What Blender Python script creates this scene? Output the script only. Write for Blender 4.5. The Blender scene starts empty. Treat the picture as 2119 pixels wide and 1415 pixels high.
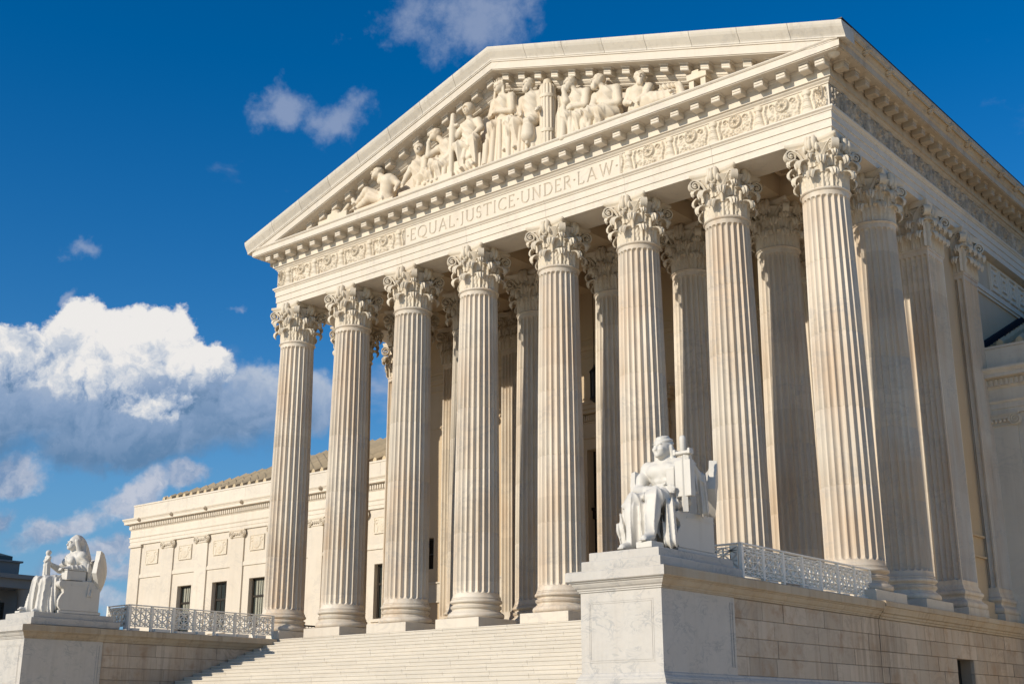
import bpy, math, random
import numpy as np
from mathutils import Vector, Matrix

random.seed(7)
RNG = np.random.default_rng(7)
PI = math.pi
SC = bpy.context.scene
COL = SC.collection

# ------------------------------------------------------------------ camera
cam_d = bpy.data.cameras.new('camera')
cam = bpy.data.objects.new('camera', cam_d)
COL.objects.link(cam)
cam.location = (29.567, -35.545, -3.3065)
cam.rotation_euler = (PI / 2 + 0.2971, 0.0, 0.6987)
cam_d.sensor_width = 36.0
cam_d.lens = 36.0 * 2564.66 / 2119.0
cam_d.clip_end = 6000.0
cam_d.clip_start = 0.2
SC.camera = cam

# ------------------------------------------------------------------ sun, sky, exposure
LIGHT = Vector((0.23, 1.0, -0.479)).normalized()      # direction the sunlight travels
SUN_ELEV = math.asin(-LIGHT.z)
SUN_ROT = math.atan2(-LIGHT.x, -LIGHT.y)
sun_d = bpy.data.lights.new('sun', 'SUN')
sun_d.energy = 4.6
sun_d.angle = math.radians(0.5)
sun_d.color = (1.0, 0.91, 0.77)
sun = bpy.data.objects.new('sun', sun_d)
COL.objects.link(sun)
sun.rotation_euler = LIGHT.to_track_quat('-Z', 'Y').to_euler()
sun.location = (-20, -80, 60)
SC.view_settings.view_transform = 'Standard'
SC.view_settings.look = 'None'
SC.view_settings.exposure = 0.0
SC.view_settings.gamma = 1.0
SC.view_settings.use_curve_mapping = False
SC.cycles.max_bounces = 8
SC.cycles.diffuse_bounces = 6

world = bpy.data.worlds.new('World')
SC.world = world
world.use_nodes = True


class NT:
    """small helper that writes math as shader nodes"""
    def __init__(s, tree):
        s.t = tree
        s.n = tree.nodes
        s.l = tree.links
        s.n.clear()

    def node(s, typ, **kw):
        x = s.n.new(typ)
        for k, v in kw.items():
            setattr(x, k, v)
        return x

    def put(s, sock, v):
        if v is None:
            return
        if isinstance(v, bpy.types.NodeSocket):
            s.l.new(v, sock)
        else:
            if isinstance(v, (tuple, list)) and len(v) == 3 and sock.type == 'RGBA':
                v = (*v, 1.0)
            sock.default_value = v

    def m(s, op, a, b=None, c=None, clamp=False):
        x = s.node('ShaderNodeMath', operation=op, use_clamp=clamp)
        s.put(x.inputs[0], a)
        if b is not None:
            s.put(x.inputs[1], b)
        if c is not None:
            s.put(x.inputs[2], c)
        return x.outputs[0]

    def v(s, op, a, b=None):
        x = s.node('ShaderNodeVectorMath', operation=op)
        s.put(x.inputs[0], a)
        if b is not None:
            s.put(x.inputs['Scale'] if op == 'SCALE' else x.inputs[1], b)
        return x.outputs['Value'] if op in ('DOT_PRODUCT', 'LENGTH') else x.outputs['Vector']

    def noise(s, vec, scale, detail=6.0, rough=0.55, dist=0.0, out='Fac', dim='3D', lac=2.0):
        x = s.node('ShaderNodeTexNoise', noise_dimensions=dim)
        s.put(x.inputs['Vector'], vec)
        x.inputs['Scale'].default_value = scale
        x.inputs['Detail'].default_value = detail
        x.inputs['Roughness'].default_value = rough
        x.inputs['Distortion'].default_value = dist
        x.inputs['Lacunarity'].default_value = lac
        return x.outputs[out]

    def ss(s, x, lo, hi, tlo=0.0, thi=1.0, kind='SMOOTHSTEP'):
        r = s.node('ShaderNodeMapRange', interpolation_type=kind)
        s.put(r.inputs[0], x)
        s.put(r.inputs[1], lo)
        s.put(r.inputs[2], hi)
        s.put(r.inputs[3], tlo)
        s.put(r.inputs[4], thi)
        return r.outputs[0]

    def mix(s, f, a, b, mode='MIX'):
        x = s.node('ShaderNodeMix', data_type='RGBA', blend_type=mode)
        s.put(x.inputs[0], f)
        s.put(x.inputs[6], a)
        s.put(x.inputs[7], b)
        return x.outputs[2]

    def mapping(s, vec, scale=(1, 1, 1), rot=(0, 0, 0), loc=(0, 0, 0)):
        x = s.node('ShaderNodeMapping')
        s.put(x.inputs[0], vec)
        x.inputs['Scale'].default_value = scale
        x.inputs['Rotation'].default_value = rot
        x.inputs['Location'].default_value = loc
        return x.outputs[0]


def dirv(az, el):
    az, el = math.radians(az), math.radians(el)
    return Vector((math.sin(az) * math.cos(el), math.cos(az) * math.cos(el), math.sin(el)))


def build_world():
    w = NT(world.node_tree)
    out = w.node('ShaderNodeOutputWorld')
    bg = w.node('ShaderNodeBackground')
    w.l.new(bg.outputs[0], out.inputs[0])
    sky = w.node('ShaderNodeTexSky', sky_type='NISHITA')
    sky.sun_disc = False
    sky.sun_elevation = SUN_ELEV
    sky.sun_rotation = SUN_ROT
    sky.altitude = 0.0
    sky.air_density = 1.0
    sky.dust_density = 0.1
    sky.ozone_density = 2.6
    hs = w.node('ShaderNodeHueSaturation')
    hs.inputs['Hue'].default_value = 0.506
    hs.inputs['Saturation'].default_value = 1.45
    hs.inputs['Value'].default_value = 1.18
    w.l.new(sky.outputs[0], hs.inputs['Color'])
    skyc = hs.outputs[0]
    tc = w.node('ShaderNodeTexCoord')
    d0 = w.v('NORMALIZE', tc.outputs['Generated'])
    # irregular outlines: push the direction about with noise at two sizes
    nb = w.noise(d0, 9.0, 6.0, 0.6, 0.0, 'Color')
    nb = w.v('SCALE', w.v('SUBTRACT', nb, (0.5, 0.5, 0.5)), 0.075)
    nf = w.noise(d0, 34.0, 5.0, 0.62, 0.0, 'Color')
    nf = w.v('SCALE', w.v('SUBTRACT', nf, (0.5, 0.5, 0.5)), 0.022)
    d1 = w.v('ADD', w.v('ADD', d0, nb), nf)

    def blob(vec, az, el, ra, re, tilt=0.0):
        c = dirv(az, el)
        e1 = Vector((c.y, -c.x, 0)).normalized()
        e2 = e1.cross(c).normalized()
        if e2.z < 0:
            e2 = -e2
        t = math.radians(tilt)
        f1, f2 = e1 * math.cos(t) + e2 * math.sin(t), e2 * math.cos(t) - e1 * math.sin(t)
        a, b = math.radians(ra), math.radians(re)
        rel = w.v('SUBTRACT', vec, tuple(c))
        u = w.m('DIVIDE', w.v('DOT_PRODUCT', rel, tuple(f1)), a)
        v = w.m('DIVIDE', w.v('DOT_PRODUCT', rel, tuple(f2)), b)
        return w.m('SUBTRACT', 1.0, w.m('SQRT', w.m('ADD', w.m('MULTIPLY', u, u), w.m('MULTIPLY', v, v))))

    def union(lst):
        r = lst[0]
        for q in lst[1:]:
            r = w.m('SMOOTH_MAX', r, q, 0.12)
        return r

    fb = w.noise(d0, 21.0, 10.0, 0.63)
    fbd = w.noise(w.v('ADD', d0, tuple(Vector((-0.35, -0.1, 0.55)) * 0.022)), 16.0, 9.0, 0.6)
    # the big heap cloud: bright heads on the sunny upper left, blue-grey base
    heads = union([blob(d1, -59.6, 15.7, 2.5, 2.0), blob(d1, -56.5, 16.3, 1.9, 2.1), blob(d1, -54.7, 15.7, 1.6, 1.5),
                   blob(d1, -62.6, 14.9, 2.6, 1.5), blob(d1, -57.6, 14.2, 4.6, 1.8), blob(d1, -65.5, 14.6, 2.6, 1.8)])
    base = union([blob(d1, -59.5, 13.2, 7.5, 2.7, -3), blob(d1, -54.0, 13.2, 4.4, 2.6), blob(d1, -52.2, 14.6, 1.8, 1.3),
                  blob(d1, -49.6, 14.0, 1.9, 1.5), blob(d1, -64.5, 13.0, 4.5, 2.6), blob(d1, -57.5, 11.9, 6.0, 1.6)])
    wisps = union([blob(d1, -51.4, 27.2, 1.9, 1.5, 35), blob(d1, -48.8, 26.9, 2.4, 1.2, 18), blob(d1, -42.3, 32.2, 4.4, 2.6, 0),
                   blob(d1, -60.3, 19.9, 1.2, 0.8, -20), blob(d1, -53.2, 18.2, 0.8, 0.3),
                   blob(d1, -61.0, 17.6, 0.7, 0.4, 30)])
    low = union([blob(d1, -57.0, 9.4, 2.4, 0.9, 28), blob(d1, -59.6, 8.0, 3.2, 0.9, 25), blob(d1, -62.2, 10.2, 2.0, 0.9, 20),
                 blob(d1, -54.6, 10.2, 1.1, 0.7), blob(d1, -62.6, 8.2, 1.6, 0.7, 25), blob(d1, -57.8, 7.2, 2.4, 0.8, 20),
                 blob(d1, -58.5, 6.2, 4.0, 1.0, 8), blob(d1, -61.0, 4.9, 5.0, 1.0)])
    far = w.noise(w.mapping(d0, (1, 1, 2.2), (0, 0, 0), (5.5, 3.3, 9.1)), 4.6, 8.0, 0.58)
    up = w.node('ShaderNodeSeparateXYZ')
    w.l.new(d0, up.inputs[0])
    farm = w.m('MULTIPLY', w.ss(far, 0.59, 0.76), w.ss(up.outputs[2], 0.0, 0.12))
    bump = w.m('SUBTRACT', fb, 0.5)
    a_heads = w.ss(w.m('ADD', heads, w.m('MULTIPLY', bump, 1.35)), 0.10, 0.30)
    a_base = w.m('MULTIPLY', w.ss(w.m('ADD', base, w.m('MULTIPLY', bump, 0.6)), 0.0, 0.50), 0.93)
    a_wisp = w.m('MULTIPLY', w.ss(w.m('ADD', wisps, w.m('MULTIPLY', bump, 2.6)), 0.12, 1.0), 0.58)
    a_low = w.m('MULTIPLY', w.ss(w.m('ADD', low, w.m('MULTIPLY', bump, 1.9)), -0.05, 0.60), 0.80)
    a_far = w.m('MULTIPLY', farm, 0.7)
    # light and shade inside the cloud: its own relief (two sizes), height above the base, and the side away from the sun
    sh = Vector((-0.5, -0.25, 0.55))
    f1 = w.m('SUBTRACT', w.noise(d1, 13.0, 5.0, 0.5), w.noise(w.v('ADD', d1, tuple(sh * 0.030)), 13.0, 5.0, 0.5))
    f2 = w.m('SUBTRACT', w.noise(d1, 38.0, 6.0, 0.58), w.noise(w.v('ADD', d1, tuple(sh * 0.011)), 38.0, 6.0, 0.58))
    rel = w.ss(w.m('ADD', w.m('MULTIPLY', f1, 1.2), f2), -0.20, 0.20, kind='LINEAR')
    cz = w.m('ADD', up.outputs[2], w.m('MULTIPLY', w.m('SUBTRACT', w.noise(d1, 9.0, 6.0, 0.58), 0.5), 0.10))
    up_el = w.ss(cz, math.sin(math.radians(12.4)), math.sin(math.radians(16.9)), kind='LINEAR')
    side = w.ss(w.v('DOT_PRODUCT', d0, (0.5736, 0.8192, 0.0)), 0.105, 0.225)      # grows towards azimuth -53
    lit = w.m('ADD', w.m('MULTIPLY', rel, 0.75), w.m('MULTIPLY', up_el, 1.15))
    lit = w.m('SUBTRACT', w.m('SUBTRACT', lit, 0.42), w.m('MULTIPLY', side, 0.30), clamp=True)
    WHITE, PALE, GREY, DARK, SOFT = (8.5, 8.3, 8.1), (5.6, 6.1, 6.9), (2.7, 3.7, 5.4), (1.15, 2.2, 3.8), (4.4, 4.8, 5.8)

    def shade(x):
        c_ = w.mix(w.ss(x, 0.0, 0.30), DARK, GREY)
        c_ = w.mix(w.ss(x, 0.22, 0.60), c_, PALE)
        return w.mix(w.ss(x, 0.50, 0.92), c_, WHITE)
    hz = w.ss(up.outputs[2], -0.02, 0.30, 1.0, 0.0)
    anti = w.ss(w.v('DOT_PRODUCT', d0, tuple(Vector((LIGHT.x, LIGHT.y, 0)).normalized())), -0.35, 0.35)
    skyc = w.mix(w.m('MULTIPLY', w.m('MULTIPLY', hz, 0.95), anti), skyc, (1.15, 3.1, 5.6))
    col = w.mix(a_far, skyc, SOFT)
    col = w.mix(a_wisp, col, (3.9, 4.5, 5.9))
    col = w.mix(a_low, col, w.mix(rel, (2.0, 2.9, 4.6), (6.2, 6.2, 6.8)))
    cz2 = w.m('ADD', up.outputs[2], w.m('MULTIPLY', w.m('SUBTRACT', w.noise(d1, 8.0, 4.0, 0.5), 0.5), 0.045))
    bl = w.m('ADD', w.m('MULTIPLY', w.ss(cz2, math.sin(math.radians(11.2)), math.sin(math.radians(15.2)), kind='LINEAR'), 0.44), w.m('MULTIPLY', rel, 0.16))
    bl = w.m('SUBTRACT', bl, 0.07)
    col = w.mix(a_base, col, shade(w.m('SUBTRACT', bl, w.m('MULTIPLY', side, 0.10))))
    col = w.mix(a_heads, col, shade(lit))
    w.put(bg.inputs[0], col)
    bg.inputs[1].default_value = 0.10


build_world()


# ------------------------------------------------------------------ materials
def stone(name, base, var=0.10, vein=0.0, vein_col=(0.25, 0.25, 0.26), warm=0.0, warm_col=(0.46, 0.31, 0.17), streak=0.0,
          streak_col=(0.16, 0.13, 0.10), rnd=0.06, rough=0.6, scale=1.0, bump=0.25, bands=0.0, grime=0.0, blotch=0.0,
          blotch_col=(0.30, 0.20, 0.11)):
    mat = bpy.data.materials.new(name)
    mat.use_nodes = True
    w = NT(mat.node_tree)
    out = w.node('ShaderNodeOutputMaterial')
    bs = w.node('ShaderNodeBsdfPrincipled')
    w.l.new(bs.outputs[0], out.inputs[0])
    pos = w.node('ShaderNodeNewGeometry').outputs['Position']
    info = w.node('ShaderNodeObjectInfo')
    rv = info.outputs['Random']
    n1 = w.noise(pos, 0.55 * scale, 7.0, 0.6)
    n2 = w.noise(pos, 3.7 * scale, 6.0, 0.6)
    k = w.m('ADD', w.m('MULTIPLY', w.m('SUBTRACT', n1, 0.5), 1.6 * var), w.m('MULTIPLY', w.m('SUBTRACT', n2, 0.5), 1.1 * var))
    k = w.m('ADD', k, w.m('MULTIPLY', w.m('SUBTRACT', rv, 0.5), 2 * rnd))
    if bands:
        sep = w.node('ShaderNodeSeparateXYZ')
        w.l.new(pos, sep.inputs[0])
        wn = w.node('ShaderNodeTexWhiteNoise', noise_dimensions='2D')
        cb = w.node('ShaderNodeCombineXYZ')
        w.put(cb.inputs[0], w.m('FLOOR', w.m('DIVIDE', w.m('ADD', sep.outputs[2], w.m('MULTIPLY', rv, 0.9)), 2.45)))
        w.put(cb.inputs[1], rv)
        w.l.new(cb.outputs[0], wn.inputs['Vector'])
        k = w.m('ADD', k, w.m('MULTIPLY', w.m('SUBTRACT', wn.outputs['Value'], 0.5), 2 * bands))
    col = w.mix(1.0, base, w.v('SCALE', (1, 1, 1), w.m('ADD', 1.0, k)), 'MULTIPLY')
    if warm:
        nw = w.noise(w.mapping(pos, (1.6, 1.6, 0.22)), 1.0, 6.0, 0.6)
        nw2 = w.noise(pos, 0.23, 4.0, 0.55)
        f = w.m('MULTIPLY', w.ss(w.m('ADD', w.m('MULTIPLY', nw, 0.55), w.m('MULTIPLY', nw2, 0.45)), 0.42, 0.66), warm)
        col = w.mix(f, col, warm_col)
    if vein:
        nv = w.noise(w.mapping(pos, (1.0, 1.0, 1.7), (0.5, 0.35, 0.6)), 0.85 * scale, 9.0, 0.62, 1.3)
        f = w.ss(w.m('ABSOLUTE', w.m('SUBTRACT', nv, 0.5)), 0.0, 0.055, 1.0, 0.0)
        mk = w.ss(w.noise(pos, 0.8 * scale, 4.0, 0.5), 0.40, 0.66)
        col = w.mix(w.m('MULTIPLY', w.m('MULTIPLY', f, mk), vein), col, vein_col)
    if blotch:
        nb = w.noise(w.mapping(pos, (1, 1, 1.2), (0, 0, 0), (3, 7, 1)), 1.3, 6.0, 0.62)
        col = w.mix(w.m('MULTIPLY', w.ss(nb, 0.52, 0.72), blotch), col, blotch_col)
    if streak:
        ns = w.noise(w.mapping(pos, (5.0, 5.0, 0.28)), 1.0, 6.0, 0.62)
        nm = w.noise(pos, 0.45, 3.0, 0.5)
        f = w.m('MULTIPLY', w.ss(w.m('ADD', w.m('MULTIPLY', ns, 0.7), w.m('MULTIPLY', nm, 0.3)), 0.50, 0.68), streak)
        col = w.mix(f, col, streak_col)
    if grime:
        ng = w.noise(w.mapping(pos, (3.0, 3.0, 1.4)), 1.6, 7.0, 0.66)
        col = w.mix(w.m('MULTIPLY', w.ss(ng, 0.36, 0.60), grime), col, (0.065, 0.060, 0.056))
    w.put(bs.inputs['Base Color'], col)
    bs.inputs['Specular IOR Level'].default_value = 0.35
    w.put(bs.inputs['Roughness'], w.ss(n2, 0.2, 0.8, rough - 0.08, rough + 0.12, 'LINEAR'))
    if bump:
        bp = w.node('ShaderNodeBump')
        bp.inputs['Strength'].default_value = bump
        bp.inputs['Distance'].default_value = 0.02
        w.put(bp.inputs['Height'], w.noise(pos, 24.0, 5.0, 0.6))
        w.l.new(bp.outputs[0], bs.inputs['Normal'])
    return mat


def plain(name, base, rough=0.5, metal=0.0, var=0.15, scale=6.0, spec=0.5, bump=0.0):
    mat = bpy.data.materials.new(name)
    mat.use_nodes = True
    w = NT(mat.node_tree)
    out = w.node('ShaderNodeOutputMaterial')
    bs = w.node('ShaderNodeBsdfPrincipled')
    w.l.new(bs.outputs[0], out.inputs[0])
    pos = w.node('ShaderNodeNewGeometry').outputs['Position']
    n = w.noise(pos, scale, 6.0, 0.6)
    k = w.m('ADD', 1.0, w.m('MULTIPLY', w.m('SUBTRACT', n, 0.5), 2 * var))
    w.put(bs.inputs['Base Color'], w.mix(1.0, base, w.v('SCALE', (1, 1, 1), k), 'MULTIPLY'))
    bs.inputs['Roughness'].default_value = rough
    bs.inputs['Metallic'].default_value = metal
    bs.inputs['Specular IOR Level'].default_value = spec
    if bump:
        bp = w.node('ShaderNodeBump')
        bp.inputs['Strength'].default_value = bump
        bp.inputs['Distance'].default_value = 0.02
        w.put(bp.inputs['Height'], n)
        w.l.new(bp.outputs[0], bs.inputs['Normal'])
    return mat


CREAM = (0.60, 0.535, 0.44)
M = dict(
    marble=stone('cream_marble', CREAM, 0.10, vein=0.35, vein_col=(0.40, 0.37, 0.33), warm=0.18, warm_col=(0.50, 0.40, 0.28), streak=0.16,
                 streak_col=(0.33, 0.27, 0.20), rnd=0.05),
    column=stone('column_marble', (0.60, 0.535, 0.44), 0.12, vein=0.40, vein_col=(0.36, 0.34, 0.31), warm=0.68, warm_col=(0.52, 0.38, 0.25),
                 streak=0.32, streak_col=(0.30, 0.24, 0.18), rnd=0.07, bands=0.09),
    carved=stone('carved_marble', (0.60, 0.53, 0.42), 0.12, warm=0.25, warm_col=(0.50, 0.37, 0.24), rnd=0.03, bump=0.4, scale=2.0),
    figure=stone('tympanum_marble', (0.62, 0.54, 0.42), 0.10, warm=0.45, warm_col=(0.55, 0.41, 0.26), rnd=0.04, bump=0.2, scale=2.0),
    rake=stone('weathered_cornice_marble', (0.55, 0.50, 0.42), 0.14, vein=0.2, streak=0.30, streak_col=(0.26, 0.22, 0.17), rnd=0.06),
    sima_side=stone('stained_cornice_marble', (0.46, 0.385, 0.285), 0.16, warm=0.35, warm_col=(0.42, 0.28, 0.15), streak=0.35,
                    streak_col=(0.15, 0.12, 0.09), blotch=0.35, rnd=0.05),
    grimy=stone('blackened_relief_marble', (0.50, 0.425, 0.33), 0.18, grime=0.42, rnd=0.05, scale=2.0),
    interior=stone('portico_marble', (0.52, 0.41, 0.275), 0.10, warm=0.35, warm_col=(0.46, 0.32, 0.18), rnd=0.05),
    step=stone('step_marble', (0.535, 0.485, 0.405), 0.12, vein=0.15, vein_col=(0.40, 0.36, 0.30), warm=0.15, warm_col=(0.54, 0.44, 0.32),
               rnd=0.055, rough=0.55),
    white=stone('statue_marble', (0.57, 0.54, 0.485), 0.09, rnd=0.0, rough=0.5, bump=0.15, streak=0.22, streak_col=(0.36, 0.33, 0.28), blotch=0.12, blotch_col=(0.42, 0.39, 0.33)),
    carrara=stone('veined_white_marble', (0.465, 0.44, 0.40), 0.15, vein=0.55, vein_col=(0.24, 0.25, 0.26), warm=0.10,
                  warm_col=(0.55, 0.44, 0.32), streak=0.12, rnd=0.02, scale=2.6),
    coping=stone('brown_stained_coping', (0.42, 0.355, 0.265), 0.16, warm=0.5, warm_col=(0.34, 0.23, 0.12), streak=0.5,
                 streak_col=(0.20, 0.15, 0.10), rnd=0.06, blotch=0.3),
    block=stone('wall_block_marble', (0.44, 0.375, 0.30), 0.24, vein=0.5, vein_col=(0.26, 0.22, 0.18), warm=0.5, warm_col=(0.37, 0.25, 0.15),
                streak=0.5, rnd=0.16, blotch=0.6, blotch_col=(0.29, 0.18, 0.10), bump=0.5),
    joint=stone('recessed_joint_mortar', (0.27, 0.225, 0.175), 0.2, rnd=0.0),
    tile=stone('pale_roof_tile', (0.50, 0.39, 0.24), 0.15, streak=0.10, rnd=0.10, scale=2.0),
    pan=stone('shaded_pan_tile', (0.36, 0.275, 0.165), 0.15, rnd=0.0, scale=2.0),  # darker tan puts the shade between the raised ribs into the colour
    far=stone('far_building_stone', (0.20, 0.19, 0.18), 0.06, rnd=0.03, bump=0.1),
    far_roof=stone('far_green_roof', (0.055, 0.085, 0.085), 0.2, rnd=0.0),
    bronze=plain('dark_bronze', (0.035, 0.026, 0.018), 0.45, 0.3),
    door=plain('dark_bronze_door', (0.014, 0.009, 0.005), 0.7, 0.0, spec=0.2),
    glass=plain('dark_window_glass', (0.030, 0.036, 0.034), 0.06, 0.0, spec=0.6),
    blind=plain('beige_window_blind', (0.33, 0.32, 0.25), 0.7),
    iron=plain('black_iron', (0.02, 0.02, 0.02), 0.5, 0.4),
    lamp=plain('lantern_glass', (0.08, 0.075, 0.07), 0.15),
    paint=plain('white_painted_metal', (0.84, 0.79, 0.70), 0.5, 0.0, 0.06),
    lead=plain('dark_metal_flashing', (0.022, 0.022, 0.03), 0.85, spec=0.1),
    paving=stone('plaza_paving', (0.72, 0.60, 0.44), 0.10, rnd=0.0, rough=0.6),  # kept bright and warm to bounce sunlight into the shaded stone
    ground=stone('ground_soil_and_lawn', (0.16, 0.17, 0.09), 0.2, rnd=0.0, rough=0.8),
)


# ------------------------------------------------------------------ mesh helpers
class MB:
    def __init__(s):
        s.V, s.F, s.n = [], [], 0

    def add(s, V, F, flip=False):
        V = np.asarray(V, float).reshape(-1, 3)
        F = [tuple(int(i) + s.n for i in (f[::-1] if flip else f)) for f in F]
        s.V.append(V)
        s.F += F
        s.n += len(V)
        return s

    def box(s, x0, x1, y0, y1, z0, z1):
        V = [(x, y, z) for z in (z0, z1) for y in (y0, y1) for x in (x0, x1)]
        return s.add(V, [(0, 2, 3, 1), (4, 5, 7, 6), (0, 1, 5, 4), (2, 6, 7, 3), (0, 4, 6, 2), (1, 3, 7, 5)])

    def cbox(s, x0, x1, y0, y1, z0, z1, c=0.01):
        """box with its eight vertical/horizontal edges on the +-x and -y sides eased"""
        c = min(c, (x1 - x0) / 4, (y1 - y0) / 4, (z1 - z0) / 4)
        pts = []
        for z, i in ((z0, c), (z0 + c, 0), (z1 - c, 0), (z1, c)):
            pts += [(x0 + i, y0 + i, z), (x1 - i, y0 + i, z), (x1 - i, y1 - i, z), (x0 + i, y1 - i, z)]
        F = [(3, 2, 1, 0), (12, 13, 14, 15)]
        for k in range(3):
            for j in range(4):
                a, b = 4 * k + j, 4 * k + (j + 1) % 4
                F.append((a, b, b + 4, a + 4))
        return s.add(pts, F)

    def grid(s, P, cu=False, cv=False, flip=False):
        P = np.asarray(P, float)
        m, n = P.shape[:2]
        F = []
        for i in range(m if cu else m - 1):
            i2 = (i + 1) % m
            for j in range(n if cv else n - 1):
                j2 = (j + 1) % n
                F.append((i * n + j, i * n + j2, i2 * n + j2, i2 * n + j))
        return s.add(P.reshape(-1, 3), F, flip)

    def shell(s, P, t):
        P = np.asarray(P, float)
        du = np.gradient(P, axis=0)
        dv = np.gradient(P, axis=1)
        N = np.cross(du, dv)
        N /= np.linalg.norm(N, axis=2, keepdims=True) + 1e-9
        A, B = P + N * t / 2, P - N * t / 2
        m, n = P.shape[:2]
        V = np.concatenate([A.reshape(-1, 3), B.reshape(-1, 3)])
        F, o = [], m * n
        for i in range(m - 1):
            for j in range(n - 1):
                a, b, c, d = i * n + j, i * n + j + 1, (i + 1) * n + j + 1, (i + 1) * n + j
                F.append((d, c, b, a))
                F.append((o + a, o + b, o + c, o + d))
        ring = [j for j in range(n)] + [i * n + n - 1 for i in range(1, m)] + [(m - 1) * n + j for j in range(n - 2, -1, -1)] + \
               [i * n for i in range(m - 2, 0, -1)]
        for k in range(len(ring)):
            a, b = ring[k], ring[(k + 1) % len(ring)]
            F.append((a, b, o + b, o + a))
        return s.add(V, F)

    def lathe(s, prof, n=48, c=(0, 0), cap=True):
        a = np.linspace(0, 2 * PI, n, endpoint=False)
        P = np.array([[(c[0] + r * math.cos(t), c[1] + r * math.sin(t), z) for t in a] for r, z in prof])
        s.grid(P, cv=True)
        if cap:
            b = s.n - len(prof) * n
            s.F.append(tuple(b + j for j in range(n))[::-1])
            s.F.append(tuple(b + (len(prof) - 1) * n + j for j in range(n)))
        return s

    def prism(s, A, B):
        """closed solid between two outlines with the same number of points"""
        A, B = np.asarray(A, float), np.asarray(B, float)
        n = len(A)
        F = [(j, (j + 1) % n, n + (j + 1) % n, n + j) for j in range(n)]
        F += [tuple(range(n))[::-1], tuple(range(n, 2 * n))]
        return s.add(np.concatenate([A, B]), F)

    def tube(s, path, r, n=8, flat=1.0):
        path = np.asarray(path, float)
        r = np.broadcast_to(np.asarray(r, float), (len(path),))
        T = np.gradient(path, axis=0)
        T /= np.linalg.norm(T, axis=1, keepdims=True) + 1e-9
        ref = np.array([0.31, 0.17, 0.93])
        if abs(T[0] @ ref) > 0.9:
            ref = np.array([0.93, 0.3, 0.1])
        P = []
        u = np.cross(T[0], ref)
        for k in range(len(path)):
            u = u - T[k] * (u @ T[k])
            u /= np.linalg.norm(u) + 1e-9
            v = np.cross(T[k], u)
            P.append([path[k] + r[k] * (math.cos(t) * u + flat * math.sin(t) * v) for t in np.linspace(0, 2 * PI, n, endpoint=False)])
        s.grid(np.array(P), cv=True)
        b = s.n - len(path) * n
        s.F.append(tuple(b + j for j in range(n))[::-1])
        s.F.append(tuple(b + (len(path) - 1) * n + j for j in range(n)))
        return s

    def verts(s):
        return np.concatenate(s.V) if s.V else np.zeros((0, 3))

    def xf(s, fn):
        s.V = [fn(s.verts())]
        return s

    def merge(s, o, R=None, t=(0, 0, 0)):
        V = o.verts()
        if R is not None:
            V = V @ np.asarray(R).T
        return s.add(V + np.asarray(t, float), o.F)

    def mesh(s, name, mat, smooth=None, fix=False):
        me = bpy.data.meshes.new(name)
        me.from_pydata(s.verts().tolist(), [], s.F)
        if fix:
            import bmesh
            bm = bmesh.new()
            bm.from_mesh(me)
            bmesh.ops.recalc_face_normals(bm, faces=bm.faces)
            bm.to_mesh(me)
            bm.free()
        finish(me, mat, smooth)
        return me


def finish(me, mat, smooth):
    me.materials.append(mat)
    if smooth:
        me.polygons.foreach_set('use_smooth', np.ones(len(me.polygons), bool))
        me.set_sharp_from_angle(angle=math.radians(smooth))
    me.update()


def rotz(a):
    c, s_ = math.cos(a), math.sin(a)
    return np.array([[c, -s_, 0], [s_, c, 0], [0, 0, 1.0]])


def link(name, me, parent=None, loc=(0, 0, 0), rz=0.0, scale=None):
    o = bpy.data.objects.new(name, me)
    COL.objects.link(o)
    o.location = loc
    o.rotation_euler = (0, 0, rz)
    if scale:
        o.scale = scale
    if parent is not None:
        o.parent = parent
    return o


def obj(name, mb, mat, parent=None, loc=(0, 0, 0), smooth=None, fix=False):
    return link(name, mb.mesh(name, mat, smooth, fix), parent, loc)


def tag(o, label=None, cat=None, group=None, kind=None):
    for k, v in (('label', label), ('category', cat), ('group', group), ('kind', kind)):
        if v:
            o[k] = v
    return o


def empty(name, loc=(0, 0, 0)):
    o = bpy.data.objects.new(name, None)
    COL.objects.link(o)
    o.location = loc
    o.empty_display_size = 0.5
    return o


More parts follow.
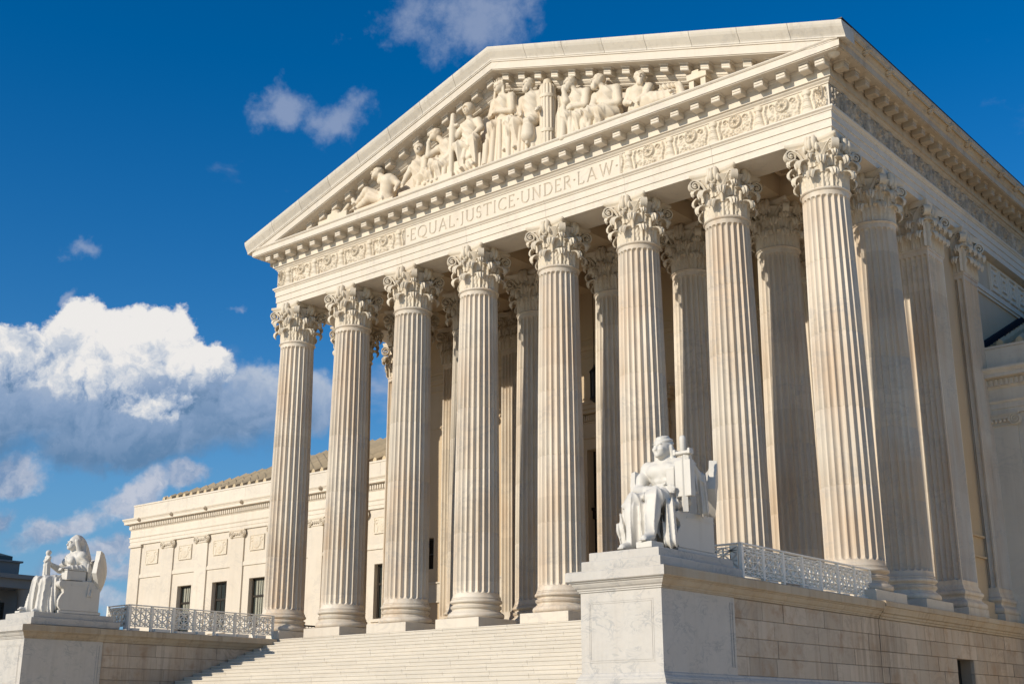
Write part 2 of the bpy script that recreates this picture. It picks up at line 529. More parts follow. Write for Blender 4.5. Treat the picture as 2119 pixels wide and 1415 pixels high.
# ------------------------------------------------------------------ sculpting: distance fields turned into meshes
class SDF:
    def __init__(s, lo, hi, h):
        s.h = h
        s.ax = [np.arange(lo[i], hi[i] + h, h, dtype=np.float32) for i in range(3)]
        s.D = np.full([len(a) for a in s.ax], 0.6, np.float32)

    def region(s, lo, hi, pad):
        sl, g = [], []
        for i in range(3):
            a = s.ax[i]
            i0 = max(0, int((lo[i] - pad - a[0]) / s.h))
            i1 = min(len(a), int((hi[i] + pad - a[0]) / s.h) + 2)
            if i1 <= i0:
                return None, None
            sl.append(slice(i0, i1))
            g.append(a[i0:i1])
        return tuple(sl), np.meshgrid(*g, indexing='ij', sparse=True)

    def put(s, sl, d, k, op):
        D = s.D[sl]
        if op == 'add':
            h = np.clip(0.5 + 0.5 * (D - d) / k, 0, 1)
            s.D[sl] = D * (1 - h) + d * h - k * h * (1 - h)
        else:
            h = np.clip(0.5 - 0.5 * (D + d) / k, 0, 1)
            s.D[sl] = D * (1 - h) - d * h + k * h * (1 - h)

    def cone(s, a, b, r1, r2, k=0.06, f=None, sq=(1, 1, 1), op='add'):
        a, b, sq = np.array(a, float), np.array(b, float), np.array(sq, float)
        R = max(r1, r2) / min(1, sq.min())
        sl, g = s.region(np.minimum(a, b) - R, np.maximum(a, b) + R, 2 * k + 0.06)
        if sl is None:
            return s
        X, Y, Z = g
        ab = (b - a)
        L = float(ab @ ab) + 1e-9
        t = np.clip(((X - a[0]) * ab[0] + (Y - a[1]) * ab[1] + (Z - a[2]) * ab[2]) / L, 0, 1)
        dx, dy, dz = (X - a[0] - t * ab[0]) * sq[0], (Y - a[1] - t * ab[1]) * sq[1], (Z - a[2] - t * ab[2]) * sq[2]
        d = np.sqrt(dx * dx + dy * dy + dz * dz) - (r1 + (r2 - r1) * t)
        if f is not None:
            d = d - f(X, Y, Z)
        s.put(sl, d.astype(np.float32), k, op)
        return s

    def ell(s, c, r, k=0.06, f=None, rz=0.0, rx=0.0, op='add'):
        c, r = np.array(c, float), np.array(r, float)
        R = r.max()
        ext = r if (rz == 0 and rx == 0) else np.array([R, R, R])
        sl, g = s.region(c - ext, c + ext, 2 * k + 0.06)
        if sl is None:
            return s
        X, Y, Z = g[0] - c[0], g[1] - c[1], g[2] - c[2]
        if rz:
            cc, ss = math.cos(rz), math.sin(rz)
            X, Y = X * cc + Y * ss, -X * ss + Y * cc
        if rx:
            cc, ss = math.cos(rx), math.sin(rx)
            Y, Z = Y * cc + Z * ss, -Y * ss + Z * cc
        k0 = np.sqrt((X / r[0]) ** 2 + (Y / r[1]) ** 2 + (Z / r[2]) ** 2)
        k1 = np.sqrt((X / r[0] ** 2) ** 2 + (Y / r[1] ** 2) ** 2 + (Z / r[2] ** 2) ** 2) + 1e-6
        d = k0 * (k0 - 1) / k1
        if f is not None:
            d = d - f(*s.region(c - ext, c + ext, 2 * k + 0.06)[1])
        s.put(sl, d.astype(np.float32), k, op)
        return s

    def box(s, c, hf, rd=0.03, k=0.04, f=None, rz=0.0, rx=0.0, op='add'):
        c, hf = np.array(c, float), np.array(hf, float)
        R = np.linalg.norm(hf) if (rz or rx) else 0
        ext = np.array([R, R, R]) if R else hf
        sl, g = s.region(c - ext, c + ext, 2 * k + 0.06)
        if sl is None:
            return s
        X, Y, Z = g[0] - c[0], g[1] - c[1], g[2] - c[2]
        if rz:
            cc, ss = math.cos(rz), math.sin(rz)
            X, Y = X * cc + Y * ss, -X * ss + Y * cc
        if rx:
            cc, ss = math.cos(rx), math.sin(rx)
            Y, Z = Y * cc + Z * ss, -Y * ss + Z * cc
        qx, qy, qz = np.abs(X) - hf[0] + rd, np.abs(Y) - hf[1] + rd, np.abs(Z) - hf[2] + rd
        d = np.sqrt(np.maximum(qx, 0) ** 2 + np.maximum(qy, 0) ** 2 + np.maximum(qz, 0) ** 2) + \
            np.minimum(np.maximum(np.maximum(qx, qy), qz), 0) - rd
        if f is not None:
            d = d - f(g[0], g[1], g[2])
        s.put(sl, d.astype(np.float32), k, op)
        return s

    def mesh(s, name, mat, smooth=60):
        D = s.D.copy()
        for i in range(3):
            ix = [slice(None)] * 3
            for e in (0, -1):
                ix[i] = e
                D[tuple(ix)] = np.maximum(D[tuple(ix)], 0.01)
        ins = D < 0
        c = np.zeros([n - 1 for n in D.shape], np.int8)
        for dx in (0, 1):
            for dy in (0, 1):
                for dz in (0, 1):
                    c += ins[dx:dx + c.shape[0], dy:dy + c.shape[1], dz:dz + c.shape[2]]
        act = (c > 0) & (c < 8)
        I, J, K = np.nonzero(act)
        idx = np.full(act.shape, -1, np.int32)
        idx[I, J, K] = np.arange(len(I))
        acc = np.zeros((len(I), 3), np.float32)
        cnt = np.zeros(len(I), np.float32)
        cor = [(a, b, d) for a in (0, 1) for b in (0, 1) for d in (0, 1)]
        vals = {o: D[I + o[0], J + o[1], K + o[2]] for o in cor}
        for o in cor:
            for axx in range(3):
                if o[axx] == 0:
                    q = list(o)
                    q[axx] = 1
                    q = tuple(q)
                    a, b = vals[o], vals[q]
                    mk = (a < 0) != (b < 0)
                    t = np.where(mk, a / np.where(mk, a - b, 1), 0)
                    p = np.tile(np.array(o, np.float32), (len(I), 1))
                    p[:, axx] = t
                    acc[mk] += p[mk]
                    cnt[mk] += 1
        V = acc / cnt[:, None]
        V += np.stack([I, J, K], 1)
        V = V * s.h + np.array([a[0] for a in s.ax])
        Q = []
        for axx in range(3):
            a = [slice(None)] * 3
            b = [slice(None)] * 3
            a[axx], b[axx] = slice(0, -1), slice(1, None)
            A_, B_ = ins[tuple(a)], ins[tuple(b)]
            i, j, k = np.nonzero(A_ != B_)
            sgn = A_[i, j, k]
            o1, o2 = (axx + 1) % 3, (axx + 2) % 3
            P = np.stack([i, j, k], 1)
            ok = (P[:, o1] > 0) & (P[:, o2] > 0) & (P[:, o1] < act.shape[o1]) & (P[:, o2] < act.shape[o2])
            P, sgn = P[ok], sgn[ok]

            def gi(d1, d2):
                q = P.copy()
                q[:, o1] -= d1
                q[:, o2] -= d2
                return idx[q[:, 0], q[:, 1], q[:, 2]]
            quad = np.stack([gi(1, 1), gi(0, 1), gi(0, 0), gi(1, 0)], 1)
            quad[~sgn] = quad[~sgn][:, ::-1]
            Q.append(quad)
        Q = np.concatenate(Q)
        me = bpy.data.meshes.new(name)
        me.vertices.add(len(V))
        me.vertices.foreach_set('co', V.astype(np.float32).ravel())
        me.loops.add(Q.size)
        me.loops.foreach_set('vertex_index', Q.astype(np.int32).ravel())
        me.polygons.add(len(Q))
        me.polygons.foreach_set('loop_start', np.arange(0, Q.size, 4, dtype=np.int32))
        me.update(calc_edges=True)
        me.validate()
        finish(me, mat, smooth)
        return me


def folds(kx=0.0, ky=0.0, kz=0.0, amp=0.03, wob=0.6, ph=0.0):
    """soft parallel cloth folds"""
    def f(X, Y, Z):
        u = kx * X + ky * Y + kz * Z + wob * np.sin(2.3 * Z + 1.7 * X + ph) + wob * 0.7 * np.sin(5.1 * X - 3.3 * Y + 2.2 * Z)
        return amp * (1.0 - 2.0 * np.abs(np.sin(u + ph)) ** 0.8)
    return f


# ------------------------------------------------------------------ dimensions shared by everything (metres; z = 0 is the portico floor)
S1, SCEN = 3.7238, 4.1102
CX = [-(SCEN / 2 + 3 * S1), -(SCEN / 2 + 2 * S1), -(SCEN / 2 + S1), -SCEN / 2, SCEN / 2, SCEN / 2 + S1, SCEN / 2 + 2 * S1, SCEN / 2 + 3 * S1]
ROW2 = 3.65
ZSH, ZAST, ZARC = 1.107, 13.20, 15.04
EX, EY = 13.965, 0.74          # entablature face: x = +-EX, y = -EY
GROUND = -4.9
YB = 24.0
WALL_Y = 7.05
PIL_Y = 6.65

# ------------------------------------------------------------------ ground
obj('ground', MB().grid(np.array([[(-3000, -3000, GROUND - 0.02), (3000, -3000, GROUND - 0.02)], [(-3000, 3000, GROUND - 0.02), (3000, 3000, GROUND - 0.02)]]), flip=True),
    M['ground'])['kind'] = 'structure'
obj('plaza', MB().grid(np.array([[(-170, -190, GROUND), (170, -190, GROUND)], [(-170, 40, GROUND), (170, 40, GROUND)]]), flip=True),
    M['paving'])['kind'] = 'structure'  # out of view; widened past the real plaza for more warm bounce light

# ------------------------------------------------------------------ steps
def make_steps():
    rise, tread, n = 0.15, 0.41, 33
    core = MB()
    pts = [(9.0, GROUND)]
    y, z = -1.13, -0.16
    pts_top = []
    for i in range(n):
        pts_top += [(-1.13 - tread * i + 0.06, -rise * i - rise - 0.02), (-1.13 - tread * i + 0.06, -rise * i - 0.03)]
    prof = [(9.0, GROUND), (9.0, -0.03)] + [(a, b) for a, b in reversed(pts_top)][::-1][::-1]
    prof = [(9.0, GROUND)] + [(-1.13 - tread * (n - 1) + 0.06, GROUND)]
    for i in range(n - 1, -1, -1):
        prof += [(-1.13 - tread * i + 0.06, -rise * (i + 1) - 0.02), (-1.13 - tread * i + 0.06, -rise * i - 0.03)]
    prof += [(9.0, -0.03)]
    A = [(-12.18, a, max(b, GROUND)) for a, b in prof]
    B = [(12.18, a, max(b, GROUND)) for a, b in prof]
    st = obj('steps', core.prism(A, B), M['joint'], fix=True)
    st['kind'] = 'structure'
    lower = MB()
    count = 0
    for i in range(n):
        y0 = -1.13 - tread * i
        zt = -rise * i
        x = -12.17
        first = True
        while x < 12.16:
            L = random.uniform(1.35, 2.15) * (0.5 if first and i % 2 else 1.0)
            first = False
            x1 = min(x + L, 12.17)
            if 12.17 - x1 < 0.5:
                x1 = 12.17
            j = random.uniform(-0.002, 0.002)
            g = 0.0035
            if i < 20 and count < 290:
                b = MB().cbox(x + g, x1 - g, y0 + j, y0 + 0.62, zt - 0.050, zt + j * 0.6, 0.010).box(x + g, x1 - g, y0 + j + 0.020, y0 + 0.61, zt - rise + 0.004, zt - 0.0501)
                obj('step_block', b, M['step'], st)
                count += 1
            else:
                lower.cbox(x + g, x1 - g, y0, y0 + 0.62, zt - 0.050, zt, 0.010).box(x + g, x1 - g, y0 + 0.020, y0 + 0.61, zt - rise + 0.004, zt - 0.0501)
            x = x1
    lo = obj('lower_step_blocks', lower, M['step'], st)
    lo['kind'] = 'stuff'
    # portico floor behind the top step
    obj('portico_floor', MB().box(-14.25, 14.25, -0.50, 8.2, -0.30, -0.006), M['step'], st)


make_steps()


# ------------------------------------------------------------------ portico (temple front)
portico = tag(empty('portico', (0, 0, 0)), 'cream marble temple front with fluted Corinthian columns, carved pediment and inscribed frieze', 'temple front')


def fluted_shaft():
    nf, per = 24, 10
    zs = [ZSH, ZSH + 0.06, ZSH + 0.13]
    zf0, zf1 = ZSH + 0.17, ZAST - 0.16
    w = 0.095
    zs += [zf0 + t for t in (0.0, 0.012, 0.03, 0.055, 0.095, 0.14)]
    joints = [ZSH + 2.43 * k for k in range(1, 5)]
    mid = list(np.linspace(zf0 + 0.6, zf1 - 0.6, 8))
    for zj in joints:
        mid = [m_ for m_ in mid if abs(m_ - zj) > 0.1] + [zj - 0.014, zj - 0.004, zj + 0.004, zj + 0.014]
    zs += sorted(mid)
    zs += [zf1 - t for t in (0.14, 0.095, 0.055, 0.03, 0.012, 0.0)]
    zs += [ZAST - 0.10, ZAST - 0.04, ZAST]
    rows = []
    for z in zs:
        t = (z - ZSH) / (ZAST - ZSH)
        R = 0.885 - 0.130 * (0.25 * t + 0.75 * t ** 1.9)
        if z < ZSH + 0.13:
            R += 0.05 * (1 - (z - ZSH) / 0.13) ** 2
        if any(abs(z - zj) < 0.006 for zj in joints):
            R -= 0.010
        if z > ZAST - 0.12:
            R += 0.02 * ((z - ZAST + 0.12) / 0.12)
        ww = w * R / 0.83
        row = []
        for k in range(nf):
            for j in range(per):
                u = j / per
                ang = (k + u) * 2 * PI / nf
                s_ = (u - 0.5) * 2 * PI * R / nf
                dd = 0.0
                tt = max(0.0, (zf0 + ww) - z, z - (zf1 - ww))
                q = ww * ww - s_ * s_ - tt * tt
                if q > 0:
                    dd = math.sqrt(q) * 1.12
                row.append(((R - dd) * math.cos(ang), (R - dd) * math.sin(ang), z))
        rows.append(row)
    b = MB().grid(np.array(rows), cv=True)
    # astragal ring
    b.lathe([(0.74, ZAST - 0.012), (0.80, ZAST), (0.832, ZAST + 0.035), (0.80, ZAST + 0.075), (0.775, ZAST + 0.08), (0.775, ZAST + 0.11), (0.70, ZAST + 0.112)], 64, cap=False)
    return b


def torus_prof(r, z0, z1, bulge, n=7):
    zc, hh = (z0 + z1) / 2, (z1 - z0) / 2
    return [(r + bulge * math.cos(a), zc + hh * math.sin(a)) for a in np.linspace(-PI / 2, PI / 2, n)]


def column_base():
    z = 0.353
    prof = [(0.80, z)] + torus_prof(0.96, z, z + 0.235, 0.110) + [(0.955, z + 0.24), (0.955, z + 0.265)]
    prof += [(0.955 - 0.055 * math.sin(a), z + 0.265 + 0.115 * a / PI) for a in np.linspace(0.3, PI - 0.3, 6)]
    prof += [(0.955, z + 0.385)] + torus_prof(0.945, z + 0.385, z + 0.43, 0.02, 5) + torus_prof(0.945, z + 0.43, z + 0.475, 0.02, 5)
    prof += [(0.93 - 0.05 * math.sin(a), z + 0.48 + 0.08 * a / PI) for a in np.linspace(0.3, PI - 0.3, 6)]
    prof += torus_prof(0.925, z + 0.565, z + 0.70, 0.065) + [(0.935, z + 0.705), (0.935, z + 0.745), (0.90, ZSH + 0.012), (0.7, ZSH + 0.012)]
    return MB().lathe(prof, 72)


def leaf(b, place, H, W, out, curl, n=13, m=19, thick=0.035):
    """acanthus leaf: spine rises along the bell, bends out and curls over; lobed edge, ribbed face. place(lateral, outward, up)"""
    us = np.linspace(-1, 1, n)
    vs = np.linspace(0, 1, m)
    P = np.zeros((m, n, 3))
    for i, v in enumerate(vs):
        if v < 0.56:
            t = v / 0.56
            o, z = 0.015 + 0.03 * t ** 2, H * t
        else:
            t = (v - 0.56) / 0.44
            a = t * PI * 1.22
            o, z = 0.045 + out * (1 - math.cos(a)) / 2, H + curl * math.sin(a) * (1.0 if a < PI / 2 else 1.0)
        lob = 1.0 + 0.16 * math.sin(v * PI * 9.0) * (1 if v < 0.93 else 0.3)
        wd = W * (0.80 + 0.35 * math.sin(min(v * 1.25, 1) * PI)) * lob * (1.0 if v < 0.72 else max(0.25, 1 - ((v - 0.72) / 0.28) ** 2 * 0.6))
        for j, u in enumerate(us):
            rib = 0.020 * math.cos(u * PI * 3.0) + 0.024 * math.exp(-(u / 0.16) ** 2)
            cup = -0.055 * abs(u) ** 2.2 * W / 0.26 * (1 - 0.6 * v)
            droop = -0.07 * abs(u) ** 2 * (v ** 3)
            P[i, j] = place(u * wd, o + rib + cup, z + droop)
    b.shell(P, thick)


def volute_pts(c, d, R, turns, n, start=PI / 2, sgn=1):
    """spiral in the vertical plane that contains direction d"""
    pts = []
    for k in range(n):
        t = k / (n - 1)
        a = start - sgn * t * turns * 2 * PI
        r = R * (1 - t) ** 0.8 + 0.02
        pts.append((c[0] + d[0] * r * math.cos(a), c[1] + d[1] * r * math.cos(a), c[2] + r * math.sin(a)))
    return pts


def ribbon(b, pts, half, side, thick):
    """band that follows pts, 'half' wide to each side along the horizontal vector side"""
    pts = np.asarray(pts)
    half = np.broadcast_to(half, (len(pts),))
    P = np.stack([pts + np.outer(half * w_, side) for w_ in (-1, -0.5, 0, 0.5, 1)], 1)
    b.shell(P, thick)


def abacus(b, z0, z1, tip=0.985, mid=0.745, front_only=False):
    lv = [(0.90, z0), (0.905, z0 + (z1 - z0) * 0.3), (0.97, z0 + (z1 - z0) * 0.5), (1.0, z0 + (z1 - z0) * 0.62), (1.0, z1)]
    rows = []
    for sc, z in lv:
        row = []
        for q in range(4):
            R = rotz(q * PI / 2)
            for u in np.linspace(-0.90, 0.90, 11):
                y = -(mid + (tip - 0.06 - mid) * (abs(u) / 0.90) ** 2.0)
                p = R @ np.array([u * tip, y, 0])
                row.append((p[0] * sc, p[1] * sc, z))
        rows.append(row)
    b.grid(np.array(rows), cv=True)
    n = len(rows[0])
    o = b.n - n * len(rows)
    b.F.append(tuple(o + j for j in range(n))[::-1])
    b.F.append(tuple(o + n * (len(rows) - 1) + j for j in range(n)))


def fleuron(b, place):
    """the small eagle-like boss on the middle of each abacus side"""
    for (x, z, rx, rz_, ro, cen) in ((-0.215, 0.0, 0.07, 0.16, 0.09, 0.03), (0.215, 0.0, 0.07, 0.16, 0.09, 0.03), (-0.12, 0.17, 0.10, 0.27, 0.13, 0.03), (0.12, 0.17, 0.10, 0.27, 0.13, 0.03), (0, 0.10, 0.10, 0.24, 0.17, 0.06),
                                     (0, 0.33, 0.075, 0.075, 0.10, 0.06), (0, -0.10, 0.12, 0.10, 0.09, 0.02)):
        P = []
        for a in np.linspace(-PI / 2, PI / 2, 7):
            row = []
            for t in np.linspace(0, 2 * PI, 12, endpoint=False):
                row.append(place(x + rx * math.cos(a) * math.cos(t), cen + ro * math.cos(a) * math.sin(t) + 0.012 * math.cos(5 * t), z + rz_ * math.sin(a)))
            P.append(row)
        b.grid(np.array(P), cv=True)


CAPH = ZARC - (ZAST + 0.09)


def corinthian_round():
    """z = 0 at the top of the astragal"""
    b = MB()
    b.lathe([(0.70, 0.0), (0.715, 0.25), (0.70, 0.7), (0.72, 1.05), (0.80, 1.32), (0.90, 1.46), (0.92, 1.50), (0.88, 1.53), (0.5, 1.54)], 40)
    for k in range(8):
        for (H, W, out, curl, da, rb) in ((0.44, 0.235, 0.31, 0.155, 0.0, 0.715), (0.86, 0.235, 0.38, 0.175, PI / 8, 0.722)):
            a = k * PI / 4 + da
            e, t = (math.cos(a), math.sin(a)), (-math.sin(a), math.cos(a))
            leaf(b, lambda l, o, z, e=e, t=t, rb=rb: (e[0] * (rb + o - 0.35 * l * l) + t[0] * l, e[1] * (rb + o - 0.35 * l * l) + t[1] * l, z), H, W, out, curl)
    for k in range(4):
        a = PI / 4 + k * PI / 2
        e, t = np.array([math.cos(a), math.sin(a), 0]), np.array([-math.sin(a), math.cos(a), 0])
        c = e * 1.10 + np.array([0, 0, 1.335])
        sp = volute_pts(c, e, 0.185, 1.85, 34)
        for sgn in (-1, 1):
            stalk = []
            for q in np.linspace(0, 1, 12):
                r = 0.76 + (1.10 - 0.76) * q ** 1.7
                z = 0.86 + (1.52 - 0.86) * (1 - (1 - q) ** 1.7)
                off = sgn * (0.30 * (1 - q) ** 1.2 + 0.060)
                stalk.append(e * r + t * off + np.array([0, 0, z]))
            sp2 = [np.array(p) + t * sgn * 0.060 for p in sp]
            path = np.array(stalk[:-1] + sp2)
            half = np.concatenate([np.linspace(0.045, 0.06, 11), np.linspace(0.06, 0.05, 34)])
            ribbon(b, path, half, t, 0.05)
        # eye of the volute and the little drop below it
        b.tube([c - t * 0.15, c - t * 0.10, c + t * 0.10, c + t * 0.15], [0.03, 0.06, 0.06, 0.03], 10)
        leaf(b, lambda l, o, z, e=e, t=t: tuple(e * (0.80 + o) + t * l + np.array([0, 0, 0.72 + z])), 0.36, 0.17, 0.36, 0.12, 9, 15, 0.03)
    for k in range(4):
        a = k * PI / 2
        e, t = np.array([math.cos(a), math.sin(a), 0]), np.array([-math.sin(a), math.cos(a), 0])
        for sgn in (-1, 1):
            # cauliculus stems
            p0 = e * 0.745 + t * sgn * 0.29
            b.tube([p0 + np.array([0, 0, 0.5]), p0 + np.array([0, 0, 0.80]), p0 + e * 0.03 + np.array([0, 0, 0.90])], [0.05, 0.06, 0.085], 8)
        leaf(b, lambda l, o, z, e=e, t=t: tuple(e * (0.80 + o) + t * l + np.array([0, 0, 0.74 + z])), 0.34, 0.15, 0.22, 0.09, 9, 13, 0.03)
        fleuron(b, lambda x, o, z, e=e, t=t: tuple(e * (0.80 + o) + t * x + np.array([0, 0, 1.42 + z])))
    abacus(b, 1.53, CAPH)
    return b


def corinthian_flat(wd):
    """capital of a flat pilaster: front face at y = 0 facing -y, centred on x = 0"""
    b = MB()
    h = wd / 2
    b.prism([(-h, 0, 0), (h, 0, 0), (h, 0.4, 0), (-h, 0.4, 0)], [(-h - .06, -0.06, 1.53), (h + .06, -0.06, 1.53), (h + .06, 0.4, 1.53), (-h - .06, 0.4, 1.53)])
    for x in np.linspace(-h + 0.19, h - 0.19, 4):
        leaf(b, lambda l, o, z, x=x: (x + l * 0.85, -o, z), 0.44, 0.215, 0.30, 0.15, 9, 15)
    for x in np.linspace(-h + 0.02, h - 0.02, 4):
        leaf(b, lambda l, o, z, x=x: (x + l * 0.85, -o - 0.01, z), 0.86, 0.215, 0.36, 0.16, 9, 15)
    for sgn in (-1, 1):
        d = np.array([sgn * 0.75, -0.66, 0])
        tt = np.array([0.66, sgn * 0.75, 0])
        c = np.array([sgn * (h + 0.08), -0.16, 1.33])
        sp = [np.array(p) for p in volute_pts(c, d, 0.19, 1.8, 30)]
        st = [np.array([sgn * (0.34 + (h + 0.06 - 0.34) * q ** 1.5), -0.05 - 0.1 * q, 0.86 + 0.66 * (1 - (1 - q) ** 1.7)]) for q in np.linspace(0, 0.95, 10)]
        ribbon(b, np.array(st + sp), 0.085, tt, 0.05)
        c2 = np.array([sgn * 0.17, -0.10, 1.33])
        pts = [np.array([sgn * 0.36, -0.03 - 0.06 * q, 0.88 + 0.5 * q]) for q in np.linspace(0, 0.9, 6)]
        for q in np.linspace(0, 1, 18):
            an, r = 0.2 + q * 1.6 * 2 * PI, 0.14 * (1 - q) ** 0.8 + 0.015
            pts.append(c2 + np.array([sgn * r * math.cos(an), 0, r * math.sin(an)]))
        ribbon(b, np.array(pts), 0.05, np.array([0, -1.0, 0]), 0.04)
    fleuron(b, lambda x, o, z: (x, -o - 0.02, 1.42 + z))
    b.prism([(-h - .17, -0.20, 1.54), (-.2, -.07, 1.54), (.2, -.07, 1.54), (h + .17, -0.20, 1.54), (h + .17, 0.4, 1.54), (-h - .17, 0.4, 1.54)],
            [(-h - .22, -0.25, CAPH), (-.2, -.12, CAPH), (.2, -.12, CAPH), (h + .22, -0.25, CAPH), (h + .22, 0.4, CAPH), (-h - .22, 0.4, CAPH)])
    return b


shaft_me = fluted_shaft().mesh('column', M['column'], 30)
base_me = column_base().mesh('base', M['column'], 35)
plinth_me = MB().cbox(-1.077, 1.077, -1.077, 1.077, 0.0, 0.353, 0.012).mesh('plinth', M['marble'])
cap_me = corinthian_round().mesh('capital', M['carved'], 50)
NCOL = 0
for yy in (0.0, ROW2):
    for x in CX:
        c = link('column', shaft_me, portico, (x, yy, 0), RNG.integers(0, 24) * PI / 12)
        link('plinth', plinth_me, c, rz=-c.rotation_euler.z)
        link('base', base_me, c)
        link('capital', cap_me, c, (0, 0, ZAST + 0.09), rz=-c.rotation_euler.z + PI / 2 * RNG.integers(0, 4))


# fluted pilasters on the wall behind the columns
def pilaster_part(wd, dp):
    """front face at y = 0 facing -y, depth dp; sides plain. fluted front with seven flutes"""
    b = MB()
    nf, h = 7, wd / 2
    zs = [ZSH + 0.02, ZSH + 0.17] + [ZSH + 0.17 + t for t in (0.015, 0.04, 0.09)] + [ZAST - 0.16 - t for t in (0.09, 0.04, 0.015)] + [ZAST - 0.16, ZAST]
    m = 8
    rows = []
    edge = 0.055
    pw = (wd - 2 * edge) / nf
    for z in zs:
        row = [(-h, dp, z), (-h, 0, z)]
        for k in range(nf):
            for j in range(m + 1):
                u = j / m
                s_ = (u - 0.5) * pw
                ww = pw * 0.42
                tt = max(0, ZSH + 0.17 + ww - z, z - (ZAST - 0.16 - ww))
                q = ww * ww - s_ * s_ - tt * tt
                row.append((-h + edge + (k + u) * pw, 1.45 * math.sqrt(q) if q > 0 else 0, z))
        row += [(h, 0, z), (h, dp, z)]
        rows.append(row)
    b.grid(np.array(rows))
    b.box(-h - 0.03, h + 0.03, -0.03, dp, ZAST + 0.002, ZAST + 0.085)
    return b


def pilaster_base(wd, dp):
    b = MB()
    h = wd / 2
    b.box(-h - .20, h + .20, -0.20, dp, 0.0, 0.353)
    prof = [(0.19, 0.353)] + [(0.11 + 0.08 * math.cos(a), 0.47 + 0.117 * math.sin(a)) for a in np.linspace(-PI / 2, PI / 2, 7)][1:] + \
           [(0.10, 0.60), (0.05, 0.66), (0.05, 0.72), (0.09, 0.77)] + [(0.07 + 0.05 * math.cos(a), 0.86 + 0.08 * math.sin(a)) for a in np.linspace(-PI / 2, PI / 2, 6)] + [(0.05, 0.96), (0.05, 1.02), (0.0, ZSH + 0.02)]
    rows = [[(-h - o, dp, z), (-h - o, -o, z), (h + o, -o, z), (h + o, dp, z)] for o, z in prof]
    b.grid(np.array(rows))
    return b


PW = 1.47
pil_me = pilaster_part(PW, 0.42).mesh('pilaster', M['column'], 30)
pilb_me = pilaster_base(PW, 0.42).mesh('base', M['column'], 30)
pilc_me = corinthian_flat(PW).mesh('capital', M['carved'], 50)


def fluted_run(p0, p1, inward, z, nf=7, m=8):
    """points from p0 to p1 with flutes cut along the inward direction"""
    p0, p1, inward = np.array(p0, float), np.array(p1, float), np.array(inward, float)
    L = np.linalg.norm(p1 - p0)
    d = (p1 - p0) / L
    e = 0.055
    pw = (L - 2 * e) / nf
    ww = pw * 0.42
    tt = max(0, ZSH + 0.17 + ww - z, z - (ZAST - 0.16 - ww))
    pts = [p0]
    for k in range(nf):
        for j in range(m + 1):
            s_ = (j / m - 0.5) * pw
            qq = ww * ww - s_ * s_ - tt * tt
            pts.append(p0 + d * (e + (k + j / m) * pw) + inward * (1.45 * math.sqrt(qq) if qq > 0 else 0))
    return pts + [p1]


def corner_pier(w_, sg):
    """square pier with two fluted faces; outer front corner at the origin"""
    zs = [ZSH + 0.02, ZSH + 0.17] + [ZSH + 0.17 + t for t in (0.015, 0.04, 0.09)] + [ZAST - 0.16 - t for t in (0.09, 0.04, 0.015)] + [ZAST - 0.16, ZAST]
    rows = []
    for z in zs:
        pts = [np.array([-w_, w_])] + fluted_run((-w_, 0), (0, 0), (0, 1), z) + fluted_run((0, 0), (0, w_), (-1, 0), z)[1:]
        rows.append([(sg * q_[0], q_[1], z) for q_ in pts])
    b = MB().grid(np.array(rows), flip=sg < 0)
    x0, x1 = sorted((sg * 0.03, -sg * (w_ + 0.03)))
    b.box(x0, x1, -0.03, w_ + 0.03, ZAST + 0.002, ZAST + 0.085)
    return b


def corner_base(w_, sg):
    prof = [(0.20, 0.0), (0.20, 0.353), (0.19, 0.3531)] + [(0.11 + 0.08 * math.cos(a), 0.47 + 0.117 * math.sin(a)) for a in np.linspace(-PI / 2, PI / 2, 7)] + \
           [(0.10, 0.60), (0.05, 0.66), (0.05, 0.72), (0.09, 0.77)] + [(0.07 + 0.05 * math.cos(a), 0.86 + 0.08 * math.sin(a)) for a in np.linspace(-PI / 2, PI / 2, 6)] + [(0.05, 0.96), (0.05, 1.02), (0.0, ZSH + 0.02)]
    rows = [[(sg * (-w_ - o_), w_, z), (sg * (-w_ - o_), -o_, z), (sg * o_, -o_, z), (sg * o_, w_ + o_, z), (0, w_ + o_, z)] for o_, z in prof]
    return MB().grid(np.array(rows), flip=sg < 0)


def put_pilaster(x, y, rz=0.0, par=portico):
    p = link('pilaster', pil_me, par, (x, y, 0), rz)
    link('base', pilb_me, p)
    link('capital', pilc_me, p, (0, 0, ZAST + 0.09))
    return p


for i in (1, 2, 5, 6):
    put_pilaster(CX[i], PIL_Y)
for sg in (-1, 1):
    cp_me = corner_pier(PW, sg).mesh('corner_pier', M['column'], 30)
    cb_me = corner_base(PW, sg).mesh('base', M['column'], 30)
    for y in (6.59, 10.06):
        c = link('corner_pier', cp_me, portico, (sg * 13.98, y, 0))
        link('base', cb_me, c)
        link('capital', pilc_me, c, (-sg * PW / 2, 0, ZAST + 0.09))
        link('capital', pilc_me, c, (0, PW / 2, ZAST + 0.093), sg * PI / 2)

# portico back wall with its openings
def wall_with_holes(x0, x1, z0, z1, y0, y1, holes):
    b = MB()
    xs = sorted({x0, x1, *[h[0] for h in holes], *[h[1] for h in holes]})
    zs = sorted({z0, z1, *[h[2] for h in holes], *[h[3] for h in holes]})
    for i in range(len(xs) - 1):
        zrun = None
        for j in range(len(zs) - 1):
            xm, zm = (xs[i] + xs[i + 1]) / 2, (zs[j] + zs[j + 1]) / 2
            hole = any(h[0] < xm < h[1] and h[2] < zm < h[3] for h in holes)
            if not hole:
                if zrun is None:
                    zrun = zs[j]
                last = zs[j + 1]
            if hole or j == len(zs) - 2:
                if zrun is not None:
                    b.box(xs[i], xs[i + 1], y0, y1, zrun, last)
                zrun = None
    return b


